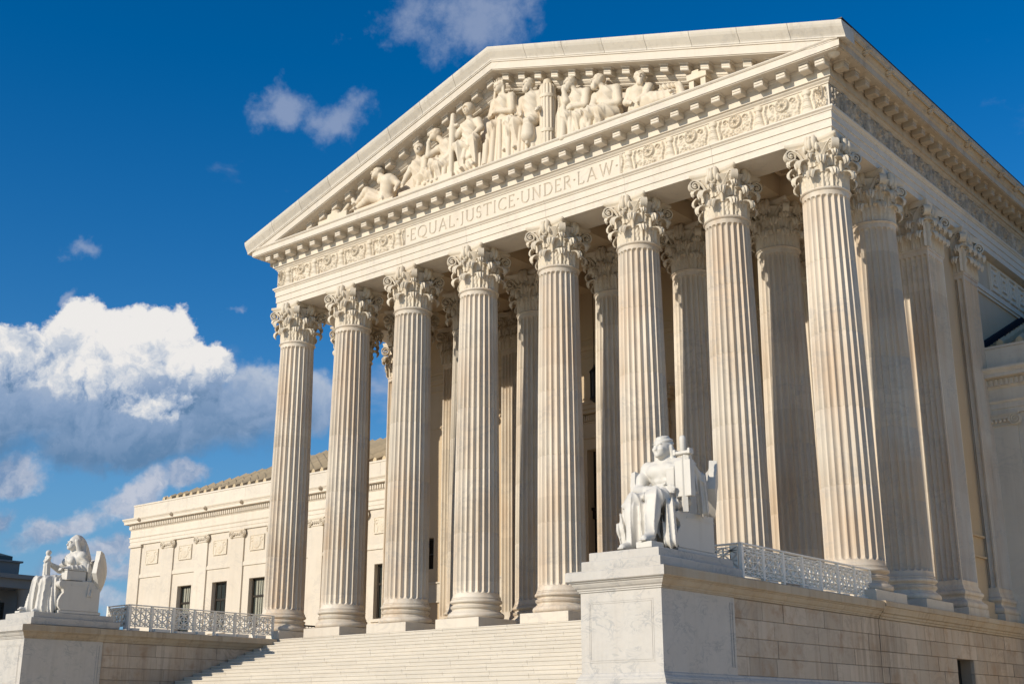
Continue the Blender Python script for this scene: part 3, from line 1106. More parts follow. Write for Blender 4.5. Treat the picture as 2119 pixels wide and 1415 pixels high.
DW, DH = 1.87, 7.95
holes = [(-DW, DW, 0.0, DH)] + [(s_ * 11.40 - 0.36, s_ * 11.40 + 0.36, 3.55, 5.02) for s_ in (-1, 1)] + [(s_ * 7.64 - 0.36, s_ * 7.64 + 0.36, 3.55, 5.02) for s_ in (-1, 1)]
obj('portico_wall', wall_with_holes(-13.20, 13.20, -0.02, 15.9, WALL_Y, WALL_Y + 0.9, holes), M['interior'], portico)
for s_ in (-1, 1):
    for xx in (11.40, 7.64):
        w_ = obj('slit_window', MB().box(s_ * xx - 0.36, s_ * xx + 0.36, WALL_Y + 0.30, WALL_Y + 0.34, 3.55, 5.02), M['door'], portico)
        f_ = MB()
        for (a, b, c, d) in ((-.36, -.30, 3.55, 5.02), (.30, .36, 3.55, 5.02), (-.30, .30, 3.55, 3.61), (-.30, .30, 4.96, 5.02), (-.30, .30, 4.26, 4.31)):
            f_.box(s_ * xx + a, s_ * xx + b, WALL_Y + 0.22, WALL_Y + 0.297, c, d)
        obj('frame', f_, M['bronze'], w_)
# door in its surround
dr = obj('bronze_door', MB().box(-DW, DW, WALL_Y + 0.34, WALL_Y + 0.44, 0.0, DH), M['door'], portico)
pn = MB()
for sx in (-1, 1):
    for z0, z1 in ((0.3, 1.7), (1.95, 3.35), (3.6, 4.7)):
        pn.cbox(sx * 0.95 - 0.72, sx * 0.95 + 0.72, WALL_Y + 0.29, WALL_Y + 0.338, z0, z1, 0.02)
pn.box(-DW, DW, WALL_Y + 0.20, WALL_Y + 0.338, 5.0, 5.35).box(-DW, DW, WALL_Y + 0.12, WALL_Y + 0.338, 5.352, 5.47)
obj('door_panel', pn, M['door'], dr)
ds = MB()
for sx in (-1, 1):
    ds.box(sx * 2.12 - 0.24, sx * 2.12 + 0.24, WALL_Y - 0.10, WALL_Y - 0.002, 0, 8.44)
ds.box(-1.878, 1.878, WALL_Y - 0.10, WALL_Y - 0.002, DH + 0.002, 8.44).box(-2.42, 2.42, WALL_Y - 0.16, WALL_Y - 0.002, 8.442, 8.56)
ds.box(-2.36, 2.36, WALL_Y - 0.10, WALL_Y - 0.002, 8.562, 9.12).box(-2.40, 2.40, WALL_Y - 0.14, WALL_Y - 0.002, 9.122, 9.18)
ds.box(-2.36, 2.36, WALL_Y - 0.10, WALL_Y - 0.002, 9.182, 9.50).box(-2.60, 2.60, WALL_Y - 0.36, WALL_Y - 0.002, 9.502, 9.66).box(-2.68, 2.68, WALL_Y - 0.44, WALL_Y - 0.002, 9.662, 9.86)
ds.box(-2.72, 2.72, WALL_Y - 0.50, WALL_Y - 0.002, 9.862, 9.98)
srd = obj('door_surround', ds, M['interior'], portico)
dent = MB()
for k in range(-21, 22):
    dent.box(k * 0.112 - 0.034, k * 0.112 + 0.034, WALL_Y - 0.20, WALL_Y - 0.102, 9.20, 9.46)
obj('dentils', dent, M['interior'], srd)
# plain panels and mouldings high on the wall
for x0, x1 in [(-2.9, 2.9)] + [(s_ * xx - 1.05, s_ * xx + 1.05) for s_ in (-1, 1) for xx in (11.4, 7.64, 4.0)]:
    pm = MB()
    z0, z1 = 10.3, 12.1
    for a, b, c, d in ((x0, x1, z1, z1 + 0.07), (x0, x1, z0 - 0.07, z0), (x0, x0 + 0.07, z0, z1), (x1 - 0.07, x1, z0, z1)):
        pm.box(a, b, WALL_Y - 0.045, WALL_Y - 0.001, c + 0.001, d - 0.001)
    obj('wall_panel', pm, M['interior'], portico)
obj('string_course', MB().box(-13.19, 13.19, WALL_Y - 0.07, WALL_Y - 0.001, 12.45, 12.62).box(-13.19, 13.19, WALL_Y - 0.12, WALL_Y - 0.001, 12.622, 12.70).box(-13.19, 13.19, WALL_Y - 0.05, WALL_Y - 0.001, 12.95, 13.05), M['interior'], portico)
for s_ in (-1, 1):
    for xx in (11.4, 7.64):
        obj('carved_panel', MB().box(s_ * xx - 0.95, s_ * xx + 0.95, WALL_Y - 0.05, WALL_Y - 0.001, 2.05, 2.85).box(s_ * xx - 0.98, s_ * xx + 0.98, WALL_Y - 0.11, WALL_Y - 0.001, 2.852, 2.92).box(s_ * xx - 0.98, s_ * xx + 0.98, WALL_Y - 0.08, WALL_Y - 0.001, 1.98, 2.048), M['marble'], portico)

# side walls of the block behind the portico (up to the wings and above their roofs)
SWX = 13.62
for s_ in (-1, 1):
    b = MB()
    for (y0, y1, z0, z1) in ((7.06, 8.02, -0.02, 15.03), (8.02, 8.72, -0.02, 15.03), (8.72, 9.08, -0.02, 3.42), (8.72, 9.08, 4.82, 15.03), (9.08, YB, -0.02, 15.03)):
        b.box(min(s_ * (SWX - 0.4), s_ * SWX), max(s_ * (SWX - 0.4), s_ * SWX), y0, y1, z0, z1)
    obj('side_wall', b, M['interior'], portico)
    obj('slit_window', MB().box(s_ * (SWX - 0.2) - 0.02, s_ * (SWX - 0.2) + 0.02, 8.72, 9.08, 3.42, 4.82), M['iron'], portico)
    b = MB()
    x0, x1 = sorted((s_ * (SWX + 0.002), s_ * (SWX + 0.10)))
    b.box(x0, x1, 8.3, 10.0, 2.30, 2.37).box(x0, x1, 8.3, 10.0, 3.05, 3.12)
    obj('string_course', b, M['interior'], portico)
    # wall base moulding between the piers
    b = MB()
    x0, x1 = sorted((s_ * (SWX + 0.002), s_ * (SWX + 0.30)))
    b.box(x0, x1, 8.25, 9.88, -0.004, 0.35)
    x0, x1 = sorted((s_ * (SWX + 0.002), s_ * (SWX + 0.22)))
    b.box(x0, x1, 8.25, 9.88, 0.352, 0.60).box(x0 + 0.002, x1 - 0.002 if s_ > 0 else x1, 8.25, 9.88, 0.602, 0.75)
    obj('wall_base', b, M['interior'], portico)

# ------------------------------------------------------------------ entablature
ARCH = [(-1.48, 15.04), (0.0, 15.04), (0.0, 15.285), (0.035, 15.295), (0.035, 15.575), (0.07, 15.585), (0.07, 15.835), (0.10, 15.845), (0.115, 15.89), (0.17, 15.94), (0.17, 16.00), (-1.48, 16.00)]
FRZ = [(-1.48, 16.00), (0.02, 16.00), (0.02, 16.86), (-1.48, 16.86)]
BED = [(-1.48, 16.862), (0.05, 16.862), (0.06, 16.90), (0.12, 16.955), (0.14, 17.0), (0.14, 17.005), (0.20, 17.02), (0.20, 17.40), (0.24, 17.43), (0.26, 17.525), (-1.48, 17.525)]
CORONA = [(-1.48, 17.527), (0.86, 17.527), (0.86, 17.555), (0.90, 17.56), (0.90, 17.80), (0.93, 17.82), (0.96, 17.86), (0.96, 17.895), (-0.35, 18.02), (-1.48, 18.02)]


def ent_front(prof, x0, x1, m0=False, m1=False):
    A = [((-(EX + o)) if m0 else x0, -(EY + o), z) for o, z in prof]
    B = [((EX + o) if m1 else x1, -(EY + o), z) for o, z in prof]
    return MB().prism(A, B)


def ent_side(prof, sg, y0, y1, mitre=False):
    A = [(sg * (EX + o), -(EY + o) if mitre else y0, z) for o, z in prof]
    B = [(sg * (EX + o), y1, z) for o, z in prof]
    return MB().prism(A, B)


G = 0.004
arch = empty('architrave')
arch.parent = portico
cuts = [None] + [CX[i] for i in range(1, 7)] + [None]
for i in range(7):
    a, c = cuts[i], cuts[i + 1]
    obj('architrave_block', ent_front(ARCH, (a or 0) + G, (c or 0) - G, a is None, c is None), M['marble'], arch, fix=True)
for s_ in (-1, 1):
    ys = [-EY, ROW2, 7.3, 10.8, 14.5, 18.0, 21.0, YB]
    for k in range(len(ys) - 1):
        obj('architrave_block', ent_side(ARCH, s_, ys[k] + G, ys[k + 1] - G, k == 0), M['marble'], arch, fix=True)
# beams inside the portico and the coffered ceiling
bm_ = MB()
bm_.box(-12.48, 12.48, ROW2 - 0.74, ROW2 + 0.74, ZARC, 15.99)
for x in CX[1:7]:
    bm_.box(x - 0.62, x + 0.62, 0.742, ROW2 - 0.742, ZARC + 0.10, 15.99)
    bm_.box(x - 0.62, x + 0.62, ROW2 + 0.742, WALL_Y - 0.002, ZARC + 0.10, 15.99)
bm_.box(-12.48, 12.48, WALL_Y - 0.30, WALL_Y - 0.002, ZARC + 0.3, 15.99)
obj('ceiling_beams', bm_, M['interior'], portico)
cl = MB().box(-12.48, 12.48, 0.742, WALL_Y + 0.5, 16.0, 16.1)
for i in range(7):
    xm = (CX[i] + CX[i + 1]) / 2
    for y0, y1 in ((0.9, 2.75), (4.55, 6.6)):
        for a, b_, c, d in ((xm - 1.1, xm + 1.1, y0, y0 + 0.14), (xm - 1.1, xm + 1.1, y1 - 0.14, y1), (xm - 1.1, xm - 0.96, y0 + .141, y1 - .141), (xm + 0.96, xm + 1.1, y0 + .141, y1 - .141)):
            cl.box(a, b_, c, d, 15.82, 15.998)
obj('coffered_ceiling', cl, M['interior'], portico)


# carved frieze: heightfield reliefs
def height_panel(w_, h_, hx, fn, mat, name, edge=0.06):
    nx, nz = int(w_ / hx) + 1, int(h_ / hx) + 1
    X, Z = np.meshgrid(np.linspace(-w_ / 2, w_ / 2, nx), np.linspace(0, h_, nz))
    Hh = fn(X, Z)
    P = np.stack([X, -Hh, Z], 2)
    b = MB().grid(P)
    # closed rim back to the wall
    rim = [(0, j) for j in range(nx)] + [(i, nx - 1) for i in range(1, nz)] + [(nz - 1, j) for j in range(nx - 2, -1, -1)] + [(i, 0) for i in range(nz - 2, 0, -1)]
    top = np.array([P[i, j] for i, j in rim])
    bot = top.copy()
    bot[:, 1] = edge
    b.grid(np.stack([top, bot]), cv=True)
    return b.mesh(name, mat, 55)


def gauss(X, Z, x, z, sx, sz):
    return np.exp(-((X - x) / sx) ** 2 - ((Z - z) / sz) ** 2)


def sstep(x, a, b):
    t = np.clip((x - a) / (b - a), 0, 1)
    return t * t * (3 - 2 * t)


def urn_fn(X, Z):
    z = Z / 0.84
    half = 0.125 + 0.095 * np.clip((0.62 - z) / 0.62, 0, 1) ** 1.1 + 0.05 * np.exp(-((z - 0.88) / 0.09) ** 2) - 0.03 * np.exp(-((z - 0.72) / 0.05) ** 2) + 0.06 * np.exp(-((z - 0.04) / 0.04) ** 2)
    body = np.sqrt(np.clip(1 - (X / half) ** 2, 0, 1)) * 0.115
    ringm = sum(0.022 * np.exp(-((z - q) / 0.020) ** 2) for q in (0.20, 0.27, 0.50, 0.57, 0.78))
    out = np.where(np.abs(X) < half, body + ringm, 0)
    for sg in (-1, 1):
        cx = sg * (0.285 + 0.035 * np.sin(z * 8))
        out = np.maximum(out, 0.095 * np.exp(-((X - cx) / 0.04) ** 2) * sstep(z, 0.02, 0.1) * (1 - sstep(z, 0.88, 0.98)) + 0.010 * np.sin(z * 40) - 0.006)
    return np.maximum(out, 0) * (1 - sstep(z, 0.97, 1.0))


def rosette_seed(seed):
    r = np.random.default_rng(seed)
    bumps = [(r.uniform(-0.50, 0.50), r.uniform(0.06, 0.36), r.uniform(0.035, 0.06), r.uniform(0.03, 0.05), r.uniform(0.04, 0.10)) for _ in range(42)]
    bumps += [(sg * r.uniform(0.34, 0.52), r.uniform(0.36, 0.60), r.uniform(0.03, 0.05), r.uniform(0.03, 0.05), r.uniform(0.03, 0.07)) for _ in range(8) for sg in (-1, 1)]

    def fn(X, Z):
        out = np.zeros_like(X)
        for x, z, sx, sz, a in bumps:
            out = np.maximum(out, a * gauss(X, Z, x, z, sx, sz) ** 0.8)
        zc = 0.57
        R = np.sqrt(X ** 2 + (Z - zc) ** 2)
        A = np.arctan2(Z - zc, X)
        ros = 0.115 * np.exp(-((R - 0.215) / 0.036) ** 2) + 0.12 * np.exp(-(R / 0.055) ** 2) + np.where(R < 0.185, 0.045 + 0.022 * np.cos(8 * A), 0)
        out = np.where(R < 0.22, ros, np.maximum(out * sstep(R, 0.23, 0.28), ros))
        for sg in (-1, 1):
            Rc = np.sqrt((X - sg * 0.40) ** 2 + (Z - 0.64) ** 2)
            Ac = np.arctan2(Z - 0.64, sg * (X - sg * 0.40))
            out = np.maximum(out, 0.080 * np.exp(-((Rc - 0.03 - 0.012 * (Ac + PI)) / 0.022) ** 2) * (R > 0.24))
        return out * sstep(Z, 0.0, 0.04) * (1 - sstep(Z, 0.80, 0.84))
    return fn


urn_me = height_panel(0.70, 0.84, 0.0150, urn_fn, M['carved'], 'urn_relief')
ros_mes = [height_panel(1.10, 0.84, 0.0170, rosette_seed(q), M['carved'], 'rosette_relief') for q in (1, 2, 3)]
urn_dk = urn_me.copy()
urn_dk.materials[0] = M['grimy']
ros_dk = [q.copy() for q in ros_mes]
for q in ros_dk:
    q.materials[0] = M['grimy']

frieze = empty('frieze')
frieze.parent = portico
obj('frieze_block', ent_front(FRZ, -13, -5.71, True, False), M['marble'], frieze, fix=True)
obj('frieze_block', ent_front(FRZ, 5.71, 13, False, True), M['marble'], frieze, fix=True)
for s_ in (-1, 1):
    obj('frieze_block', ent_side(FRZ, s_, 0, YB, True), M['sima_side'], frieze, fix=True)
ZF = 16.012
for s_ in (-1, 1):
    for k in range(5):
        x = s_ * (5.98 + 1.802 * k)
        link('urn_relief', urn_me, frieze, (x, -EY - 0.021, ZF))
        if k < 4:
            link('rosette_relief', ros_mes[k % 3], frieze, (s_ * (5.98 + 1.802 * (k + 0.5)), -EY - 0.021, ZF))
    link('rosette_relief', ros_mes[1], frieze, (s_ * 13.72, -EY - 0.022, ZF), scale=(0.38, 1, 1))
    for k in range(10):
        y = 0.35 + 1.802 * k
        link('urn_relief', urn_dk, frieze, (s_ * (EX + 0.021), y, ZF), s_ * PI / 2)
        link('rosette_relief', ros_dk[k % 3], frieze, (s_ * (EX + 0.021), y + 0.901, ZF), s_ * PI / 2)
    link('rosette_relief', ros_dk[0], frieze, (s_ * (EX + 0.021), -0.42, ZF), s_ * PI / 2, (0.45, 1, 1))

# inscription: V-cut letters in a thin-grid heightfield
def arc(cx, cz, rx, rz_, a0, a1, n=14):
    return [(cx + rx * math.cos(math.radians(a)), cz + rz_ * math.sin(math.radians(a))) for a in np.linspace(a0, a1, n)]


GL = {
    'E': (0.56, [[(.06, 0), (.06, 1)], [(0, 1), (.50, 1), (.50, .90)], [(.06, .53), (.40, .53)], [(0, 0), (.54, 0), (.54, .11)]]),
    'Q': (1.02, [arc(.50, .5, .48, .5, 0, 360, 34), [(.52, .02), (.70, -.14), (1.04, -.20)]]),
    'U': (0.84, [[(0, 1), (.16, 1)], [(.08, 1), (.08, .34)] + arc(.42, .34, .34, .35, 180, 360, 16) + [(.76, .34), (.76, 1)], [(.68, 1), (.84, 1)]]),
    'A': (0.90, [[(0, 0), (.14, 0)], [(.06, 0), (.45, 1.02), (.84, 0)], [(.76, 0), (.92, 0)], [(.20, .34), (.70, .34)]]),
    'L': (0.56, [[(0, 1), (.14, 1)], [(.06, 1), (.06, 0), (.54, 0), (.54, .12)]]),
    'J': (0.34, [[(.12, 1), (.30, 1)], [(.21, 1), (.21, .06)] + arc(.05, .06, .16, .20, 0, -100, 8)]),
    'S': (0.52, [arc(.25, .75, .20, .25, 20, 250, 14) + arc(.25, .26, .22, .26, 70, -160, 14)]),
    'T': (0.78, [[(0, .90), (0, 1), (.76, 1), (.76, .90)], [(.38, 1), (.38, 0)], [(.30, 0), (.46, 0)]]),
    'I': (0.20, [[(.02, 1), (.18, 1)], [(.10, 1), (.10, 0)], [(.02, 0), (.18, 0)]]),
    'C': (0.84, [arc(.50, .5, .46, .5, 48, 312, 26)]),
    'N': (0.88, [[(0, 1), (.12, 1), (.76, 0), (.76, 1)], [(.70, 1), (.84, 1)], [(.10, 1), (.10, 0)], [(.03, 0), (.18, 0)]]),
    'D': (0.84, [[(0, 1), (.10, 1), (.34, 1)] + arc(.34, .5, .46, .5, 90, -90, 18) + [(.0, 0)], [(.10, 1), (.10, 0)]]),
    'R': (0.66, [[(0, 1), (.30, 1)] + arc(.30, .76, .24, .24, 90, -90, 10) + [(.09, .52)], [(.09, 1), (.09, 0)], [(.02, 0), (.17, 0)], [(.28, .52), (.66, 0)]]),
    'W': (1.24, [[(0, 1), (.12, 1)], [(.05, 1), (.34, 0), (.62, .98), (.90, 0), (1.18, 1)], [(1.10, 1), (1.25, 1)]]),
    '.': (0.14, [[(.05, .50), (.09, .50)]]),
}


def inscription():
    text = '.EQUAL.JUSTICE.UNDER.LAW.'
    hgt = 0.50
    gap = 0.17
    total = sum(GL[c][0] for c in text) + gap * (len(text) - 1)
    extra = (10.95 / hgt - total) / (len(text) - 1)
    W_, H_ = 11.38, 0.855
    nx, nz = int(W_ / 0.0145) + 1, int(H_ / 0.0145) + 1
    xs, zs = np.linspace(-W_ / 2, W_ / 2, nx), np.linspace(0, H_, nz)
    X, Z = np.meshgrid(xs, zs)
    D = np.full(X.shape, 9.0)
    x = -10.95 / 2
    for ch in text:
        wd, strokes = GL[ch]
        for st in strokes:
            p = [(x + u * hgt, 0.195 + v * hgt) for u, v in st]
            for (ax, az), (bx, bz) in zip(p[:-1], p[1:]):
                j0, j1 = np.searchsorted(xs, (min(ax, bx) - 0.1, max(ax, bx) + 0.1))
                xx, zz = X[:, j0:j1], Z[:, j0:j1]
                dx, dz = bx - ax, bz - az
                L = dx * dx + dz * dz + 1e-9
                t = np.clip(((xx - ax) * dx + (zz - az) * dz) / L, 0, 1)
                wide = 0.0 if abs(dz) > 0.35 * abs(dx) else 0.010
                d = np.hypot(xx - ax - t * dx, zz - az - t * dz) + wide - (0.02 if ch == '.' else 0)
                D[:, j0:j1] = np.minimum(D[:, j0:j1], d)
        x += (wd + gap + extra) * hgt
    cut = -np.clip(0.034 - D, 0, 0.034) * 1.7
    # narrow raised border
    e = np.minimum(np.minimum(X + W_ / 2, W_ / 2 - X), 9)
    brd = 0.035 * (np.exp(-((e - 0.10) / 0.022) ** 2) + (e < 0.04))
    P = np.stack([X, -(cut + brd), Z], 2)
    b = MB().grid(P)
    return b


o = obj('inscription_panel', inscription(), M['marble'], frieze, (0, -EY - 0.022, 16.002), smooth=25)
obj('frieze_block', MB().box(-5.705, 5.705, -EY + 0.045, 0.7, 16.003, 16.857), M['marble'], frieze)

# cornice
cornice = empty('cornice')
cornice.parent = portico
obj('bed_moulding', ent_front(BED, 0, 0, True, True), M['marble'], cornice, fix=True)
obj('corona', ent_front(CORONA, 0, 0, True, True), M['marble'], cornice, fix=True)
for s_ in (-1, 1):
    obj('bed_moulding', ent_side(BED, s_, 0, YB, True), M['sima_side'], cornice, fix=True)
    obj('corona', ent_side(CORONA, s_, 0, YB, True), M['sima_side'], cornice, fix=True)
    SIMA = [(0.70, 17.90), (0.955, 17.90), (0.985, 17.95), (1.04, 18.02), (1.12, 18.10), (1.16, 18.16), (1.17, 18.245), (1.17, 18.29), (0.4, 18.295)]
    ends = [-1.16, 1.95, 3.75, 5.55, 7.35, 9.15, 10.95, 12.75, 14.55, 16.35, 18.15, 21.0, YB]
    obj('gutter_edge', MB().box(*sorted((s_ * (EX + 0.9), s_ * (EX + 1.185))), -1.91, YB, 18.30, 18.335), M['iron'], cornice)
    for k in range(len(ends) - 1):
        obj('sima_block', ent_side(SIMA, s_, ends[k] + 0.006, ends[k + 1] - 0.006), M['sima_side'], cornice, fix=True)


def modillion_mb():
    """front face towards -y, back at y = 0, top at z = 0"""
    b = MB()
    w_ = 0.17
    b.cbox(-w_, w_, -0.37, 0.0, -0.275, -0.055, 0.012)
    b.box(-w_ + 0.015, w_ - 0.015, -0.392, -0.371, -0.165, -0.085)
    b.box(-w_ + 0.02, w_ - 0.02, -0.385, -0.371, -0.255, -0.185)
    b.prism([(-w_ - .042, -0.43, 0), (w_ + .042, -0.43, 0), (w_ + .045, 0.0, 0), (-w_ - .045, 0.0, 0)],
            [(-w_ - .005, -0.390, -0.053), (w_ + .005, -0.390, -0.053), (w_ + .005, 0.0, -0.053), (-w_ - .005, 0.0, -0.053)])
    b.F[-6:] = [f[::-1] for f in b.F[-6:]]
    return b


mod_me = modillion_mb().mesh('modillion', M['marble'], fix=True)
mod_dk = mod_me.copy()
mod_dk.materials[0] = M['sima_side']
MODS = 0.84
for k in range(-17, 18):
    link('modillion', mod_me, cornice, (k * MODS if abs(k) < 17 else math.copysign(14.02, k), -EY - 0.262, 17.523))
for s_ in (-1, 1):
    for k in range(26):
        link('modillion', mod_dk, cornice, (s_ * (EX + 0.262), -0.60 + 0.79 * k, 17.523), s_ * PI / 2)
    link('corner_rosette', MB().lathe([(0.02, 17.40), (0.10, 17.41), (0.14, 17.45), (0.19, 17.49), (0.20, 17.522)], 16).mesh('corner_rosette', M['carved'], 40), cornice, (s_ * 14.50, -1.28, 0))

# ------------------------------------------------------------------ pediment
ZP, YP, XP, SL = 22.96, -1.93, 15.13, 0.3113
pediment = empty('pediment')
pediment.parent = portico


def rake(prof, x0, x1, zclip=None, n=2, thick=0.0):
    """profile [(y, dz)] sheared along the two slopes, between x0 and x1 (same side)"""
    xs = np.linspace(x0, x1, n)
    secs = []
    for x in xs:
        z0 = ZP - SL * abs(x)
        secs.append([(x, y, max(z0 + dz, zclip) if zclip is not None else z0 + dz) for y, dz in prof])
    b = MB()
    P = np.array(secs)
    b.grid(P, cv=True)
    m_ = len(prof)
    b.F.append(tuple(range(m_))[::-1])
    b.F.append(tuple((n - 1) * m_ + j for j in range(m_)))
    return b


SIMAR = [(YP, 0.0), (YP, -0.045), (YP + 0.015, -0.12), (YP + 0.05, -0.21), (YP + 0.12, -0.32), (YP + 0.185, -0.42), (YP + 0.21, -0.47), (YP + 0.215, -0.53), (YP + 0.9, -0.53), (YP + 0.9, 0.03)]
CORR = [(YP + 0.235, -0.532), (YP + 0.235, -0.585), (YP + 0.275, -0.60), (YP + 0.275, -0.90), (YP + 0.315, -0.91), (YP + 0.315, -0.935), (-0.2, -0.935), (-0.2, -0.532)]
BEDR = [(-0.98, -0.937), (-0.98, -0.985), (-0.92, -1.05), (-0.90, -1.05), (-0.90, -1.30), (-0.87, -1.31), (-0.85, -1.36), (-0.78, -1.42), (-0.76, -1.43), (-0.76, -1.47), (-0.70, -1.52), (-0.60, -1.53), (-0.60, -1.57), (-0.2, -1.57), (-0.2, -0.937)]
for s_ in (-1, 1):
    edges = np.linspace(0, XP, 9)
    for k in range(8):
        a, c = s_ * (edges[k] + (0.008 if k else 0)), s_ * (edges[k + 1] - (0.008 if k < 7 else 0))
        pr = SIMAR
        obj('sima_block', rake(pr, a, c), M['rake'], pediment, fix=True)
    obj('raking_corona', rake(CORR, 0, s_ * 14.84, 17.78, 60), M['marble'], pediment, fix=True)
    obj('raking_bed_moulding', rake(BEDR, 0, s_ * 14.2, 17.70, 60), M['marble'], pediment, fix=True)
    rm = modillion_mb()
    rm.xf(lambda V: np.column_stack([V[:, 0], V[:, 1], V[:, 2] - SL * s_ * V[:, 0]]))
    rme = rm.mesh('modillion', M['marble'], fix=True)
    for k in range(15):
        x = s_ * (k + 0.5) * MODS
        link('modillion', rme, pediment, (x, -0.902, ZP - SL * abs(x) - 0.939), scale=(1, 0.95, 1.08))
tv = [(-14.2, -0.40, 17.75), (14.2, -0.40, 17.75), (14.2, -0.40, 17.9), (0, -0.40, ZP - 1.3), (-14.2, -0.40, 17.9)]
obj('tympanum', MB().prism(tv, [(x, 0.3, z) for x, y, z in tv]), M['marble'], pediment, fix=True)
rf = [(-XP + 0.05, ZP - SL * XP), (0, ZP + 0.02), (XP - 0.05, ZP - SL * XP), (XP - 0.05, ZP - SL * XP - 0.25), (0, ZP - 0.4), (-XP + 0.05, ZP - SL * XP - 0.25)]
obj('gable_roof', MB().prism([(x, -1.0, z) for x, z in rf], [(x, YB, z) for x, z in rf]), M['tile'], portico, fix=True)

# lion heads on the side gutters
def lion_head(mat):
    s = SDF((-0.30, -0.32, -0.32), (0.30, 0.12, 0.32), 0.024)
    s.ell((0, 0, 0), (0.22, 0.16, 0.25), f=lambda X, Y, Z: 0.028 * np.cos(9 * np.arctan2(X, Z)) * np.ones_like(Y))
    s.ell((0, -0.14, 0.0), (0.13, 0.13, 0.15), 0.03)
    s.ell((0, -0.23, -0.06), (0.075, 0.09, 0.065), 0.03)
    s.ell((-0.055, -0.24, 0.05), (0.03, 0.03, 0.02), 0.01, op='sub').ell((0.055, -0.24, 0.05), (0.03, 0.03, 0.02), 0.01, op='sub')
    s.ell((0, -0.31, -0.09), (0.05, 0.04, 0.015), 0.01, op='sub')
    return s.mesh('lion_head', mat)


lion_me = lion_head(M['sima_side'])
for s_ in (-1, 1):
    for k in range(11):
        link('lion_head', lion_me, cornice, (s_ * (EX + 1.03), 0.10 + 1.80 * k, 18.05), s_ * PI / 2, (0.72, 0.8, 0.72))

# meander panels and a louvre opening in the upper side wall, above the wing roof
def meander_fn(X, Z):
    u, v = np.abs((X + 5.5) % 1.10 - 0.55), np.abs(Z - 0.72)
    q = np.maximum(u / 0.55, v / 0.66)
    return 0.08 * (np.cos(q * PI * 5) > 0.15) * (q < 0.96)


mea = height_panel(4.4, 1.44, 0.028, meander_fn, M['marble'], 'meander_panel')
for s_ in (-1, 1):
    link('meander_panel', mea, portico, (s_ * (SWX + 0.012), 14.1 + 2.2, 13.58), s_ * PI / 2)
    x0, x1 = sorted((s_ * (SWX + 0.002), s_ * (SWX + 0.12)))
    obj('sill_moulding', MB().box(x0, x1, 11.62, YB, 13.36, 13.55).box(x0, x1 - 0.05 if s_ > 0 else x1, 11.62, YB, 13.24, 13.358), M['marble'], portico)
    obj('louvre_opening', MB().box(x0, x1 - 0.08 if s_ > 0 else x1, 18.7, 20.6, 13.6, 15.0), M['iron'], portico)

# podium below the portico floor, outside the stair pedestals
def masonry(par, face, u0, u1, courses, gap=0.004, lens=(0.70, 1.35), thick=0.12, skip=None, mat='block'):
    """individual wall blocks; face = ('x', value, sign) on a plane x = value"""
    xv, sg = face
    for r, (z0, z1) in enumerate(courses):
        u = u0
        first = True
        while u < u1 - 1e-6:
            L = random.uniform(*lens) * (0.55 if first and r % 2 else 1)
            first = False
            ue = min(u + L, u1)
            if u1 - ue < 0.4:
                ue = u1
            pieces = [(u, ue)]
            if skip and z0 < skip[3] - 0.02 and z1 > skip[2] + 0.02:
                pieces = [(a, b) for a, b in ((u, min(ue, skip[0])), (max(u, skip[1]), ue)) if b - a > 0.05]
            for a, b in pieces:
                j = random.uniform(-0.009, 0.009)
                x0, x1 = sorted((xv - sg * thick, xv + sg * j))
                obj('stone_block', MB().cbox(x0, x1, a + gap, b - gap, z0 + gap, z1 - gap, 0.010), M[mat], par)
            u = ue


COURSES = [(-0.955, -0.50), (-1.40, -0.955), (-1.83, -1.40), (-2.27, -1.83), (-2.75, -2.27), (-3.25, -2.75), (-3.8, -3.25)]
COPE = [(-0.6, 0.0), (0.26, -0.006), (0.27, -0.035), (0.27, -0.16), (0.23, -0.175), (0.19, -0.26), (0.16, -0.33), (0.10, -0.36), (0.09, -0.42), (0.05, -0.44), (0.04, -0.497), (-0.6, -0.497)]
for s_ in (-1, 1):
    podium = empty('podium')
    podium.parent = portico
    x0, x1 = sorted((s_ * 12.4, s_ * 14.28))
    xk0, xk1 = sorted((s_ * 12.4, s_ * 13.9))
    b = MB()
    b.box(x0, x1, -1.2, 4.30, GROUND, -0.5).box(xk0, xk1, 4.30, 5.75, GROUND, -0.5).box(x0, x1, 4.30, 5.75, -1.395, -0.5).box(x0, x1, 5.75, 11.55, GROUND, -0.5)
    obj('podium_core', b, M['joint'], podium)
    masonry(podium, (s_ * 14.40, s_), -1.30, 11.5, COURSES, skip=(4.30, 5.75, -9, -1.40))
    cp = [(s_ * (14.40 + o_), z) for o_, z in COPE]
    for a, c in ((-1.30, 1.9), (1.9, 5.1), (5.1, 8.3), (8.3, 11.55)):
        obj('coping', MB().prism([(x, a + 0.005, z) for x, z in cp], [(x, c - 0.005, z) for x, z in cp]), M['coping'], podium, fix=True)
    obj('podium_paving', MB().box(min(s_ * 12.4, s_ * 13.9), max(s_ * 12.4, s_ * 13.9), -1.2, 11.55, -0.499, -0.008), M['step'], podium)
    obj('basement_opening', MB().box(min(s_ * 13.92, s_ * 13.95), max(s_ * 13.92, s_ * 13.95), 4.31, 5.74, GROUND, -1.40), M['iron'], podium)

